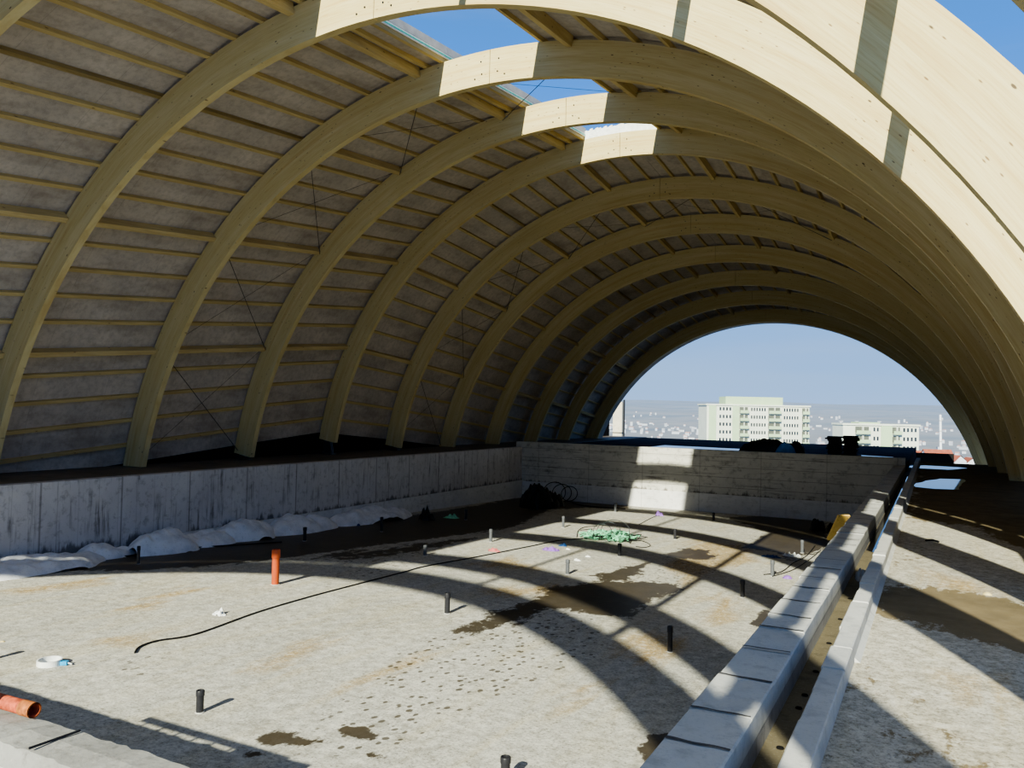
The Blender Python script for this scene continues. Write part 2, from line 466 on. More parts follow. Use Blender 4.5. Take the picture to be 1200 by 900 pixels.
ARCH_LABEL = {
    -3: 'pale laminated timber arch rearmost behind the viewpoint, open to the sun',
    -2: 'pale laminated timber arch just behind the viewpoint, second from the open end',
    -1: 'pale laminated timber arch passing overhead just in front of the viewpoint',
    0: 'sunlit laminated timber arch nearest the viewer, cropped by the top right corner',
    1: 'big laminated timber arch with fully sunlit right half, first complete one counted inwards',
    2: 'laminated timber arch with sunlit square at its crown, behind the big sunlit arch',
    3: 'laminated timber arch with middle one of three sunlit crown squares',
    4: 'laminated timber arch with farthest of three sunlit crown squares and raised steel shoe'}
FOOT = 80.65
for i in range(-3, 11):
    lab = ARCH_LABEL.get(i) or ('shaded laminated timber arch, %s beyond the one with the farthest sunlit square' % ORD[i - 5] if i < 10
                                else 'last laminated timber arch framing the far opening with boarded soffit')
    t = empty('roof_arch', (AX, YA(i), DECK_L), lab, 'arch', 'laminated timber arches of the vault')
    half_arch(i, R_(-FOOT), R_(-0.03), 'half_arch', t)
    half_arch(i, R_(0.03), R_(FOOT), 'half_arch', t)
    # steel joint dowels at the crown
    if -1 <= i <= 6:
        for sx in (-1, 1):
            for (rr, aa) in ((0.28, 1.1), (0.62, 1.0), (0.72, 1.9)):
                d = MB(); r = AR - rr; a = R_(sx * aa)
                d.lathe([(0.0, -0.012), (0.022, -0.012), (0.022, 0.01)], n=8)
                q = MB()
                for vv in d.v: q.v.append((AX + r * math.sin(a) + vv[0], YA(i) + vv[2], ZC[i] + r * math.cos(a) + vv[1]))
                q.f, q.uv, q.mi = d.f, d.uv, d.mi
                q.build('dowel', M['dark_steel'], t)
    # steel shoe under a foot that stops above the deck
    for sx in (-1, 1):
        a = R_(sx * FOOT); rm = AR - AT / 2
        fx, fz = AX + rm * math.sin(a), ZC[i] + (AR - AT / 2) * math.cos(a)
        dz = DECK_L if sx < 0 else DECK_R
        if fz > dz + 0.02 and 0 <= i < 7:
            s = MB()
            ym = YA(i) + AW / 2
            s.box((fx - 0.34, ym - 0.16, dz), (fx + 0.34, ym + 0.16, dz + 0.03))
            for yy in (-0.05, 0.05):
                s.prism([(fx - 0.28, dz + 0.03), (fx + 0.28, dz + 0.03), (fx + 0.16, fz + 0.12), (fx - 0.16, fz + 0.12)], ym + yy - 0.012, ym + yy + 0.012)
            s.box((fx - 0.4, ym - 0.1, fz - 0.07), (fx + 0.4, ym + 0.1, fz - 0.03))
            s.build('steel_shoe', M['steel'], t)
    if i == 10:
        s = MB(); ys, ye = YA(10) + AW, YA(10) + 1.04
        n = 60
        def PP(r, a, y): return (AX + r * math.sin(a), y, ZC[10] + r * math.cos(a))
        for k in range(n):
            b0, b1 = R_(-78 + 156 * k / n), R_(-78 + 156 * (k + 1) / n)
            r0, r1 = AR - AT - 0.004, AR
            s.quad(PP(r0, b0, ye), PP(r0, b1, ye), PP(r0, b1, ys), PP(r0, b0, ys))
            s.quad(PP(r1, b0, ys), PP(r1, b1, ys), PP(r1, b1, ye), PP(r1, b0, ye))
            s.quad(PP(r0, b1, ye), PP(r0, b0, ye), PP(r1, b0, ye), PP(r1, b1, ye))
        e = MB()
        for k in range(n):
            b0, b1 = R_(-79 + 158 * k / n), R_(-79 + 158 * (k + 1) / n)
            for y in (YA(10) + 0.11, YA(10) + 0.19):
                e.quad(PP(AR - 0.02, b0, y), PP(AR - 0.02, b1, y), PP(AR + 0.3, b1, y), PP(AR + 0.3, b0, y))
        eo = e.build('end_board', M['board'], t); bisect(eo, (0, 0, -4.5), (0, 0, -1))
        o = s.build('soffit_board', M['board'], t)
        bisect(o, (0, 0, -4.5), (0, 0, -1))

# ------------------------------------------------------------------ roof panels, ribs, purlins
def cyl_pt(i, f, r, a):
    """point in bay i at fraction f between its arches, radius r, angle a from the crown"""
    za = ZC[i] + (ZC[i + 1] - ZC[i]) * f
    y = YA(i) + AW / 2 + (YA(i + 1) - YA(i)) * f
    return Vector((AX + r * math.sin(a), y, za + r * math.cos(a)))

def bar_along(mb, i, a, r0, r1, half_w, f0=0.0, f1=1.0):
    """straight timber along the bay: radial depth r0..r1, tangential half width"""
    pts = []
    for f in (f0, f1):
        c = cyl_pt(i, f, 0, 0)
        er = Vector((math.sin(a), 0, math.cos(a))); et = Vector((math.cos(a), 0, -math.sin(a)))
        pts.append([c + er * r0 - et * half_w, c + er * r0 + et * half_w, c + er * r1 + et * half_w, c + er * r1 - et * half_w])
    b = len(mb.v)
    for q in pts:
        for p in q: mb.v.append(tuple(p))
    for q in ((0, 1, 2, 3), (7, 6, 5, 4), (0, 4, 5, 1), (1, 5, 6, 2), (2, 6, 7, 3), (3, 7, 4, 0)):
        mb.face([b + k for k in q])

SKY_L = -math.degrees(math.asin((12.0 + AX) / (AR + 0.1)))    # placeholder, fixed below
SKY_L = math.degrees(math.asin((-12.0 - AX) / AR)); SKY_R = math.degrees(math.asin((-9.1 - AX) / AR))
ROW = ['lowest', 'second', 'third', 'top']
def rib_angles(a, b, bay=0):
    out = []
    for k in range(-2, 20):
        for sg in (-1, 1):
            x = sg * (9.2 + 3.56 * k)
            if sg * x < 1: continue
            if abs(abs(x) - 9.3) < 0.5 or abs(abs(x) - 45) < 0.5 or abs(abs(x) - 63) < 0.6: continue
            if bay in (2, 5) and abs(abs(x) - 27) < 0.5: continue
            if min(a, b) - 0.05 < x < max(a, b) + 0.05 and not (abs(x) < 7 and bay <= 3): out.append(x)
    return sorted(set(out))

def panel(i, a, b, side, row):
    am = R_((a + b) / 2)
    c = cyl_pt(i, 0.5, AR, am)
    t = empty('roof_cassette', c, 'grey board roof panel with timber ribs between %s, %s side, %s row' % (bay_name(i), side, row),
              'roof panel', 'roof panels of the vault')
    mb = MB(); n = max(2, int(abs(b - a) / 1.8))
    r0, r1 = AR + 0.12, AR + 0.30
    def pt(r, k, f): return cyl_pt(i, f, r, R_(a + (b - a) * k / n))
    f0 = 0.0 if i > -3 else -0.03
    f1 = 0.998
    for k in range(n):
        mb.quad(pt(r0, k, f0), pt(r0, k, f1), pt(r0, k + 1, f1), pt(r0, k + 1, f0))
        mb.quad(pt(r1, k, f0), pt(r1, k + 1, f0), pt(r1, k + 1, f1), pt(r1, k, f1))
        mb.quad(pt(r0, k, f0), pt(r0, k + 1, f0), pt(r1, k + 1, f0), pt(r1, k, f0))
        mb.quad(pt(r0, k + 1, f1), pt(r0, k, f1), pt(r1, k, f1), pt(r1, k + 1, f1))
    mb.quad(pt(r0, 0, f1), pt(r0, 0, f0), pt(r1, 0, f0), pt(r1, 0, f1))
    mb.quad(pt(r0, n, f0), pt(r0, n, f1), pt(r1, n, f1), pt(r1, n, f0))
    o = mb.build('board', M['board'], t)
    low = 'lowest' in row
    if low: bisect(o, (0, 0, DECK_L if side == 'left' else (DECK_R if i < 7 else -6)), (0, 0, -1))
    angs = rib_angles(a, b, i)
    if row == 'top' and i <= 3 and side == 'left': angs = angs + [b - 0.3, -8.1]
    if row == 'top' and i <= 3 and side == 'right': angs = angs + [8.2]
    for x in angs:
        rb = MB(); bar_along(rb, i, R_(x), AR + 0.0, AR + 0.118, 0.055, 0.0, 1.0)
        ro = rb.build('rib', M['rib'], t)
        if low:
            zlow = min(v[2] for v in rb.v)
            if zlow < (DECK_L if side == 'left' else (DECK_R if i < 7 else -6)): bisect(ro, (0, 0, DECK_L if side == 'left' else (DECK_R if i < 7 else -6)), (0, 0, -1))
    return t

for i in range(-3, 10):
    top = SKY_L if i <= 3 else -0.02
    for (a, b, row) in ((-79.6, -63, 'lowest'), (-63, -45, 'second'), (-45, -27, 'third'), (-27, top, 'top')):
        t = panel(i, a, b, 'left', row)
        if row == 'top' and i <= 3:
            # layered edge of the roof build-up facing the open skylight
            for (r0, r1, m, nm, hw) in ((AR + 0.12, AR + 0.16, 'white_paint', 'edge_strip', 0.014), (AR + 0.16, AR + 0.20, 'teal', 'seal_strip', 0.022),
                                        (AR + 0.20, AR + 0.25, 'white_paint', 'edge_strip', 0.014), (AR + 0.25, AR + 0.47, 'flashing', 'upstand', 0.02)):
                e = MB(); bar_along(e, i, R_(SKY_L + 0.06), r0, r1, hw, 0.0, 1.0); e.build(nm, M[m], t)
    if i >= 1:
        top = SKY_R if i <= 3 else 0.02
        for (a, b, row) in ((79.6, 63, 'lowest'), (63, 45, 'second'), (45, 27, 'third'), (27, top, 'top')):
            t = panel(i, a, b, 'right', row)
            if row == 'top' and i <= 3:
                e = MB(); bar_along(e, i, R_(SKY_R + 0.2), AR, AR + 0.14, 0.045, 0.0, 1.0); e.build('edge_rib', M['rib'], t)
                e = MB(); bar_along(e, i, R_(SKY_R - 0.06), AR + 0.14, AR + 0.42, 0.02, 0.0, 1.0); e.build('upstand', M['flashing'], t)

# main purlins between the arches
PUR_ROW = {63: 'lowest', 45: 'second', 27: 'third', 9.3: 'top'}
for i in range(-3, 10):
    rows = [63, 45, 9.3] if i not in (2, 5) else [63, 45, 27, 9.3]
    for side, sg in (('left', -1), ('right', 1)):
        rr = rows if side == 'left' or i >= 1 else [63, 45, 28, 9.3]
        for a in rr:
            nm = PUR_ROW.get(a, 'third')
            m = MB(); d = (YA(i + 1) - YA(i))
            bar_along(m, i, R_(a * sg), AR - 0.17, AR + 0.11, 0.08, AW / 2 / d + 0.001, 1 - AW / 2 / d - 0.001)
            c = cyl_pt(i, 0.5, AR, R_(a * sg))
            o = m.build('purlin', M['purlin'], None, origin=c)
            tag(o, 'thick timber purlin between %s, %s side, %s row' % (bay_name(i), side, nm), 'purlin', 'thick purlins between the arches')

# steel bracing rods, crossing in the braced bays
for i in (2, 5):
    nodes = [80, 63, 45, 27, 9.3]
    cells = [(-nodes[k], -nodes[k + 1], 'left', ROW[k]) for k in range(4)] + [(nodes[k], nodes[k + 1], 'right', ROW[k]) for k in range(4)] + [(-9.3, 9.3, 'crown', 'middle')]
    for (a, b, side, row) in cells:
        for fl in (0, 1):
            fa, fb = (0.03, 0.97) if fl == 0 else (0.97, 0.03)
            r = AR - 0.22
            r = AR - 0.22 if fl == 1 else AR - 0.06
            p, q = cyl_pt(i, fa, r, R_(a)), cyl_pt(i, fb, r, R_(b))
            zmin = DECK_L + 0.05
            if p.z < zmin: p = p + (q - p) * ((zmin - p.z) / (q.z - p.z))
            m = MB(); m.tube([p, q], 0.011 if fl == 1 else 0.006, 6)
            mid = (p + q) / 2
            m2 = MB(); m2.tube([p + (q - p) * 0.03, p + (q - p) * 0.08], 0.022, 6)
            t = empty('bracing_rod', p, 'thin dark steel bracing rod between %s, %s side, %s row, %s' % (bay_name(i), side, row, 'rising inwards' if fl == 0 else 'rising outwards'),
                      'bracing rod', 'steel bracing rods')
            m.build('rod', M['dark_steel'], t); m2.build('turnbuckle', M['steel'], t)

# white ragged insulation edge standing on the fourth crown, beyond the last skylight
m = MB(); n = 26
for k in range(n):
    a0, a1 = R_(SKY_L + (SKY_R - SKY_L) * k / n), R_(SKY_L + (SKY_R - SKY_L) * (k + 1) / n)
    h = 0.30 + 0.12 * random.random()
    p = [cyl_pt(4, 0.0, AR + 0.005, a0), cyl_pt(4, 0.0, AR + 0.005, a1), cyl_pt(4, 0.0, AR + h, a1), cyl_pt(4, 0.0, AR + h * 0.93, a0)]
    q = [v + Vector((0, -0.09, 0)) for v in p]
    b = len(m.v)
    for v in q + p: m.v.append(tuple(v))
    for f in ((0, 1, 2, 3), (7, 6, 5, 4), (0, 4, 5, 1), (1, 5, 6, 2), (2, 6, 7, 3), (3, 7, 4, 0)): m.face([b + j for j in f])
o = m.build('insulation_strip', M['white_paint'], None, origin=cyl_pt(4, 0, AR, 0))
tag(o, 'ragged white insulation edge lying on the crown beyond the farthest skylight', 'insulation')

# ------------------------------------------------------------------ pool shell
def struct(o): o['kind'] = 'structure'; return o
YE = at_z(1118, 543, DECK_R).y
XL, YB, YF = -21.2, 42.0, 3.96
NW = -2.50
C1L, C1R, C2L, C2R = -1.718, -1.231, -0.921, -0.726

def signed_poly(px, py, poly):
    """signed distance, positive inside, numpy"""
    n = len(poly); inside = np.zeros(px.shape, bool); d2 = np.full(px.shape, 1e9)
    for k in range(n):
        x0, y0 = poly[k]; x1, y1 = poly[(k + 1) % n]
        cond = ((y0 > py) != (y1 > py))
        with np.errstate(divide='ignore', invalid='ignore'):
            xi = (x1 - x0) * (py - y0) / (y1 - y0 + 1e-12) + x0
        inside ^= cond & (px < xi)
        ex, ey = x1 - x0, y1 - y0
        tt = np.clip(((px - x0) * ex + (py - y0) * ey) / (ex * ex + ey * ey + 1e-12), 0, 1)
        d2 = np.minimum(d2, (px - x0 - tt * ex) ** 2 + (py - y0 - tt * ey) ** 2)
    return np.where(inside, 1, -1) * np.sqrt(d2)

def floor_grid(name, x0, x1, y0, y1, step, zf, mat, layers):
    nx, ny = int((x1 - x0) / step) + 1, int((y1 - y0) / step) + 1
    xs = np.linspace(x0, x1, nx); ys = np.linspace(y0, y1, ny)
    X, Y = np.meshgrid(xs, ys); Z = zf(Y)
    v = np.stack([X.ravel(), Y.ravel(), Z.ravel()], 1)
    idx = np.arange(nx * ny).reshape(ny, nx)
    f = np.stack([idx[:-1, :-1].ravel(), idx[:-1, 1:].ravel(), idx[1:, 1:].ravel(), idx[1:, :-1].ravel()], 1)
    me = bpy.data.meshes.new(name); me.from_pydata(v.tolist(), [], f.tolist()); me.update()
    for an, polys in layers.items():
        val = np.full(nx * ny, -1.0)
        for (poly, soft, amt) in polys:
            s = signed_poly(v[:, 0], v[:, 1], poly) / soft
            val = np.maximum(val, np.clip(s, -1, amt))
        at = me.attributes.new(an, 'FLOAT', 'POINT'); at.data.foreach_set('value', val.astype(np.float32))
    me.materials.append(mat)
    o = bpy.data.objects.new(name, me); COL.objects.link(o); WO[o.name] = Vector((0, 0, 0))
    return struct(o)

def fp(pts): return [(at_floor(*q).x, at_floor(*q).y) for q in pts]
wet = [(fp([(-40, 672), (60, 660), (100, 654), (160, 642), (230, 638), (310, 627), (390, 617), (470, 606), (560, 592), (600, 584), (655, 582), (735, 591), (738, 597), (690, 595),
            (645, 597), (616, 611), (600, 619), (545, 626), (490, 633), (430, 641), (386, 647), (350, 653), (325, 655), (262, 663), (200, 667), (160, 669), (60, 668)]), 0.8, 1.0),
       (fp([(538, 740), (575, 716), (600, 712), (625, 700), (640, 689), (700, 681), (745, 682), (792, 684), (797, 691), (770, 701), (748, 713), (742, 723), (700, 721), (660, 713), (640, 715), (610, 727), (580, 740), (555, 744)]), 0.7, 1.0),
       (fp([(695, 675), (725, 666), (760, 659), (757, 668), (735, 679), (712, 682)]), 0.7, 0.6),
       (fp([(868, 642), (905, 624), (945, 615), (975, 640), (930, 657), (905, 646)]), 0.8, 1.0),
       (fp([(850, 607), (900, 603), (965, 609), (975, 640), (920, 630), (880, 617)]), 0.8, 1.0),
       (fp([(775, 651), (800, 642), (832, 645), (838, 656), (810, 656)]), 0.8, 0.35),
       (fp([(294, 869), (303, 860), (325, 855), (345, 857), (357, 866), (382, 869), (345, 873), (315, 875)]), 0.3, 1.0),
       (fp([(282, 882), (300, 878), (310, 884), (290, 887)]), 0.2, 0.8),
       (fp([(394, 853), (420, 851), (445, 862), (435, 868), (410, 863)]), 0.25, 1.0),
       (fp([(425, 882), (437, 879), (449, 886), (432, 891)]), 0.2, 1.0),
       (fp([(748, 888), (752, 872), (764, 862), (790, 858), (800, 870), (770, 900)]), 0.3, 1.0),
       (fp([(874, 730), (895, 714), (912, 720), (898, 738)]), 0.4, 1.0),
       (fp([(350, 655), (420, 645), (500, 636), (560, 630), (520, 640), (430, 655)]), 0.8, 0.15)]
silt = [(fp(q), 1.0, a) for (q, a) in (
    ([(0, 692), (130, 674), (135, 684), (20, 700)], 0.8), ([(120, 716), (220, 686), (245, 689), (180, 716)], 0.8),
    ([(255, 790), (340, 752), (420, 742), (345, 788), (300, 797)], 0.7), ([(560, 690), (640, 684), (705, 688), (600, 706)], 0.8),
    ([(400, 800), (470, 768), (525, 742), (500, 780), (420, 812)], 0.5), ([(640, 842), (660, 800), (720, 795), (700, 822)], 0.7),
    ([(815, 632), (880, 640), (900, 660), (850, 668), (800, 690), (770, 660)], 0.8), ([(60, 745), (160, 745), (230, 730), (150, 760)], 0.5),
    ([(540, 660), (600, 650), (640, 668), (560, 668)], 0.6), ([(730, 745), (790, 735), (820, 760), (760, 790), (720, 770)], 0.6),
    ([(320, 860), (400, 800), (440, 800), (360, 850)], 0.4), ([(820, 700), (880, 690), (870, 730), (810, 740)], 0.5))]
dots = [(fp(q), 1.0, a) for (q, a) in (
    ([(330, 880), (400, 820), (480, 755), (560, 732), (640, 715), (705, 715), (705, 765), (640, 800), (560, 830), (460, 890)], 0.7),
    ([(690, 690), (790, 650), (850, 655), (830, 680), (780, 700)], 0.6), ([(840, 640), (900, 620), (920, 632), (870, 650)], 0.6),
    ([(110, 770), (150, 800), (215, 785), (190, 760)], 0.1), ([(400, 650), (500, 640), (480, 665), (380, 690)], 0.2))]
floor = floor_grid('floor', XL - 0.02, C1L + 0.05, 3.4, YB + 0.1, 0.11, floor_z, M['floor'], {'wet': wet, 'silt': silt, 'dots': dots})

# left wall: upper part, projecting lower step, deck behind it
m = MB(); m.box((XL - 0.4, 2.8, -6), (XL, YB + 0.4, DECK_L)); struct(m.build('wall_left', M['wall_l']))
m = MB(); m.box((XL, 17.0, -6), (XL + 0.10, YB, -4.21)); struct(m.build('trim_1', M['step']))
m = MB(); m.box((-26.5, 2.8, -3.0), (XL - 0.4, 66, DECK_L - 0.01)); struct(m.build('floor_left_deck', M['deck']))
m = MB(); m.box((-26.8, 2.8, -3.0), (-24.95, 66, -0.6)); struct(m.build('gap_block_left', M['matt_black']))  # added black block: keeps sun out, darkens the gap under the panels
# far wall with a capping band and projecting lower step
m = MB(); m.box((XL - 0.4, YB, -6), (C1R, YB + 0.4, -2.40)); m.box((XL - 0.4, YB - 0.012, -2.40), (C1R, YB + 0.4, -2.0)); struct(m.build('wall_back', M['wall_b']))
m = MB(); m.box((XL, YB - 0.09, -6), (C1L, YB, -4.26)); struct(m.build('trim_2', M['step']))
m = MB(); m.box((-26.5, YB + 0.4, -3), (C1R, 66.2, -2.35)); struct(m.build('floor_far_deck', M['deck_wet']))
# near wall, rough plaster towards the viewer, uneven top
m = MB()
n = 260; xs = [-23 + (C1L + 23) * k / n for k in range(n + 1)]
def jag(x, s): return 0.022 * mnoise.noise(Vector((x * 2.3, s, 0))) + 0.024 * mnoise.noise(Vector((x * 8, s, 4))) + 0.012 * mnoise.noise(Vector((x * 23, s, 7)))
for k in range(n):
    a, b = xs[k], xs[k + 1]
    def ring(x):
        return [(x, 3.55 + 1.6 * jag(x, 9), -5.4), (x, 3.56 + 1.6 * jag(x, 9), -2.66), (x, 3.59 + 1.5 * jag(x, 1), NW - 0.012 + jag(x, 3) * 0.8), (x, 3.78, NW + 0.01 + jag(x, 5) * 0.5),
                (x, YF + 0.01 + 1.3 * jag(x, 7), NW + jag(x, 8) * 0.7), (x, YF, NW - 0.15), (x, YF, -5.4)]
    ra, rb = ring(a), ring(b)
    for j in range(6):
        m.cur = 0 if j == 0 else 1
        m.quad(ra[j], rb[j], rb[j + 1], ra[j + 1])
struct(m.build('wall_front', [M['plaster'], M['near_top']]))
m = MB(); m.box((-23, -6, -5.6), (C1L, 3.3, -5.2)); struct(m.build('floor_below', M['deck']))

# right pool wall: top cast in lengths with open cracks
CUTS = []
M['crack'] = plain('crack_shadow', lin(84, 82, 82), 0.95)
m = MB(); y = 1.2
while y < YB + 1.0:
    L = random.uniform(0.62, 0.98); y1 = min(y + L, YB + 1.0)
    dz = random.uniform(-0.012, 0.012); dx = random.uniform(-0.012, 0.012)
    g = 0.002; CUTS.append(y1)
    x0, x1 = C1L + dx, C1R
    m.cur = 0
    c = 0.014
    ym = y1 - g
    base = len(m.v)
    prof = [(x0, -2.55), (x0, CURB - c + dz), (x0 + c, CURB + dz), (x1 - c, CURB + dz), (x1, CURB - c + dz), (x1, -2.55)]
    m.prism([(a, z) for a, z in prof], y, ym)
    y = y1
struct(m.build('curb_pool_edge', M['curb']))
m = MB()
for y in CUTS:
    nn = 9; w0 = random.uniform(0.010, 0.02); sk = random.uniform(-0.05, 0.05)
    for k in range(nn):
        xa, xb = C1L + 0.012 + (C1R - C1L - 0.024) * k / nn, C1L + 0.012 + (C1R - C1L - 0.024) * (k + 1) / nn
        ja, jb = 0.02 * mnoise.noise(Vector((xa * 7, y, 0))) + sk * (xa - C1L), 0.02 * mnoise.noise(Vector((xb * 7, y, 0))) + sk * (xb - C1L)
        wa, wb = w0 * (1 + 0.7 * mnoise.noise(Vector((xa * 5, y, 3)))), w0 * (1 + 0.7 * mnoise.noise(Vector((xb * 5, y, 3))))
        m.quad((xa, y + ja - wa, CURB + 0.014), (xb, y + jb - wb, CURB + 0.014), (xb, y + jb + wb, CURB + 0.014), (xa, y + ja + wa, CURB + 0.014))
struct(m.build('curb_cracks', M['crack']))
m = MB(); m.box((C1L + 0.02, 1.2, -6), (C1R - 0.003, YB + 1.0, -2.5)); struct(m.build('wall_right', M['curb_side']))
m = MB(); m.box((C1R - 0.02, 1.0, -3.2), (C2L + 0.05, YE, -2.72)); struct(m.build('channel_bed', M['channel']))
# outer curb with an uneven inner edge
m = MB(); y = 1.2
while y < YE:
    L = random.uniform(0.5, 0.9) if y < 45 else 6
    y1 = min(y + L, YE); dz = random.uniform(-0.012, 0.012); c = 0.012; dx = random.uniform(-0.012, 0.012)
    m.prism([(C2L + dx, -2.8), (C2L + dx, CURB - c + dz), (C2L + dx + c, CURB + dz), (C2R - c, CURB + dz), (C2R, CURB - c + dz), (C2R, -2.8)], y, y1 - 0.002)
    y = y1
struct(m.build('curb_outer', M['curb']))
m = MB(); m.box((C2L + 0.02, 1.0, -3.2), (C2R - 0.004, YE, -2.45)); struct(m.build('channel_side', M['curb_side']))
# ragged dark strip along the outer side of the channel
m = MB(); n = 260
for k in range(n):
    y0, y1 = 2 + 0.16 * k, 2 + 0.16 * (k + 1)
    def xx(y): return -1.035 - 0.02 * mnoise.noise(Vector((y * 1.7, 0, 0))) - 0.012 * mnoise.noise(Vector((y * 9, 3, 0)))
    m.quad((xx(y0), y0, -2.716), (C2L + 0.03, y0, -2.716), (C2L + 0.03, y1, -2.716), (xx(y1), y1, -2.716))
struct(m.build('channel_dark_strip', M['channel_dark']))

# side deck
def dp(pts, z=DECK_R): return [(at_z(q[0], q[1], z).x, at_z(q[0], q[1], z).y) for q in pts]
wet_shade_r = [(dp([(985, 800), (1030, 790), (1090, 870), (1080, 930), (960, 930)]), 1.2, -0.22),
         (dp([(1000, 700), (1030, 690), (1090, 688), (1200, 706), (1290, 730), (1260, 780), (1160, 758), (1090, 735), (1040, 720)]), 0.8, 0.9),  # brownish stretch: wetness and shadow both go into this dark tone
         (dp([(1062, 600), (1085, 590), (1200, 590), (1300, 620), (1300, 660), (1190, 640), (1110, 606)]), 0.8, 0.9),
         ([(-0.8, 22.5), (8, 19), (8, 76), (-0.8, 76)], 1.6, 1.0)]  # whole shaded far stretch: wet tone also carries its shade
silt_r = [(dp(q), 1.0, a) for (q, a) in (([(1080, 780), (1180, 790), (1180, 840), (1100, 830)], 0.35), ([(1060, 660), (1160, 680), (1180, 700), (1080, 690)], 0.5))]
dots_r = [(dp(q), 0.6, a) for (q, a) in (([(985, 800), (1040, 800), (1080, 870), (1060, 920), (960, 920)], -0.6), ([(1045, 640), (1090, 640), (1080, 665), (1040, 665)], 0.2))]
floor_grid('floor_right_deck', C2R - 0.02, 7.5, 0.5, YE, 0.13, lambda Y: np.full_like(Y, DECK_R), M['deck_r'], {'wet': wet_shade_r, 'silt': silt_r, 'dots': dots_r})
m = MB(); m.box((C1R - 0.3, YE, -6.6), (9, 74, -6.2)); struct(m.build('bounce_block_slab', M['deck']))  # added dark slab, keeps bounce from the ground below off the right arches
m = MB(); m.box((7.5, YE, -6.4), (7.8, 70, -1.2)); struct(m.build('bounce_block_wall', M['deck']))  # added side wall, shuts out the same ground bounce
m = MB(); m.box((C2R - 0.02, 0.5, -3.2), (7.5, YE, DECK_R - 0.03)); struct(m.build('slab_right_deck', M['deck']))
m = MB(); m.prism([(C2R - 0.005, DECK_R), (C2R - 0.005, DECK_R + 0.05), (C2R + 0.03, DECK_R + 0.02), (C2R + 0.055, DECK_R)], at_z(1001, 776, DECK_R).y, 40); struct(m.build('trim_3', M['curb']))
m = MB(); m.box((7.4, 0.5, -3), (7.7, YE, -1.6)); struct(m.build('wall_outer_right', M['deck']))

# ------------------------------------------------------------------ puddles (thin sheets of standing water)
def puddle(pts, z, label, seed, amp=0.12, name='puddle', zf=None, mat='water'):
    m = MB(); n = len(pts)
    # ragged outline
    out = []
    for k in range(n):
        a, b = Vector((*pts[k], 0)), Vector((*pts[(k + 1) % n], 0))
        for j in range(8):
            p = a.lerp(b, j / 8)
            s = amp * min(1.0, (b - a).length / 2)
            p += Vector((mnoise.noise(Vector((p.x * 1.1, p.y * 0.5, seed))), mnoise.noise(Vector((p.x * 1.1, p.y * 0.5, seed + 9))), 0)) * s * 2
            out.append(p)
    c = sum(out, Vector()) / len(out)
    zz = (lambda p: z) if zf is None else (lambda p: zf(p.y) + z)
    ci = m.vert((c.x, c.y, zz(c))); ids = [m.vert((p.x, p.y, zz(p))) for p in out]
    for k in range(len(ids)): m.face([ci, ids[k], ids[(k + 1) % len(ids)]])
    o = m.build(name, M[mat], None, origin=(c.x, c.y, zz(c)))
    return tag(o, label, 'puddle', 'puddles on the wet decks')
puddle(dp([(1071, 566), (1100, 561), (1130, 562), (1124, 574), (1095, 573), (1074, 571)]), DECK_R + 0.006, 'sky-reflecting puddle on side deck beside end of gutter channel', 1)
puddle(dp([(1062, 546), (1085, 545.5), (1122, 547.5), (1136, 549), (1110, 550.5), (1070, 548.5)]), DECK_R + 0.006, 'long pale puddle on side deck beyond the far pool wall', 2)
puddle([(-5, 46), (-2, 46), (-2, 50), (-5.5, 51)], -2.344, 'blue-white puddle on far deck right behind the slab stacks', 3)
puddle([(-16, 47), (-11, 47), (-10, 52), (-16, 53)], -2.344, 'narrow blue puddle on far deck in front of the beige column', 4)

# ------------------------------------------------------------------ pipes standing out of the pool floor
def pipe_meshes(r, h, collar):
    m = MB()
    prof = [(r, -0.05), (r, h)]
    if collar: prof = [(r, -0.05), (r, h * 0.76), (r * 1.16, h * 0.765), (r * 1.16, h * 0.97), (r * 1.06, h)]
    prof += [(r * 0.82, h), (r * 0.82, h - 0.08)]
    return m, prof
def make_pipe(name, px, py, ptop, wpx, label, mat, collar=True, capped=True, group='drain pipe stubs in the pool floor'):
    b = at_floor(px, py)
    dist = b.dot(fwd)
    h = max(0.15, (py - ptop) * dist / F_PX * 1.0); r = max(0.04, wpx * dist / F_PX / 2)
    t = empty(name, b, label, 'pipe', group)
    m, prof = pipe_meshes(r, h, collar); m.lathe(prof, b, 20); o = m.build('pipe_wall', M[mat], t, smooth=False)
    for pgn in o.data.polygons: pgn.use_smooth = True
    o.data.set_sharp_from_angle(angle=R_(40)) if hasattr(o.data, 'set_sharp_from_angle') else None
    if capped:
        c = MB(); c.lathe([(0.0001, h - 0.015), (r * 0.8, h - 0.015)], b, 20); c.build('end_cap', M[mat], t)
    else:
        c = MB(); c.lathe([(0.0001, h - 0.079), (r * 0.82, h - 0.079)], b, 20); c.build('bore', M['hole'], t)
    if collar:
        c = MB(); c.lathe([(r * 1.0, 0.0), (r * 1.22, 0.0), (r * 1.22, 0.012), (r, 0.014)], b + Vector((0, 0, 0.0)), 20); c.build('grout_ring', M['curb'], t)
    return t
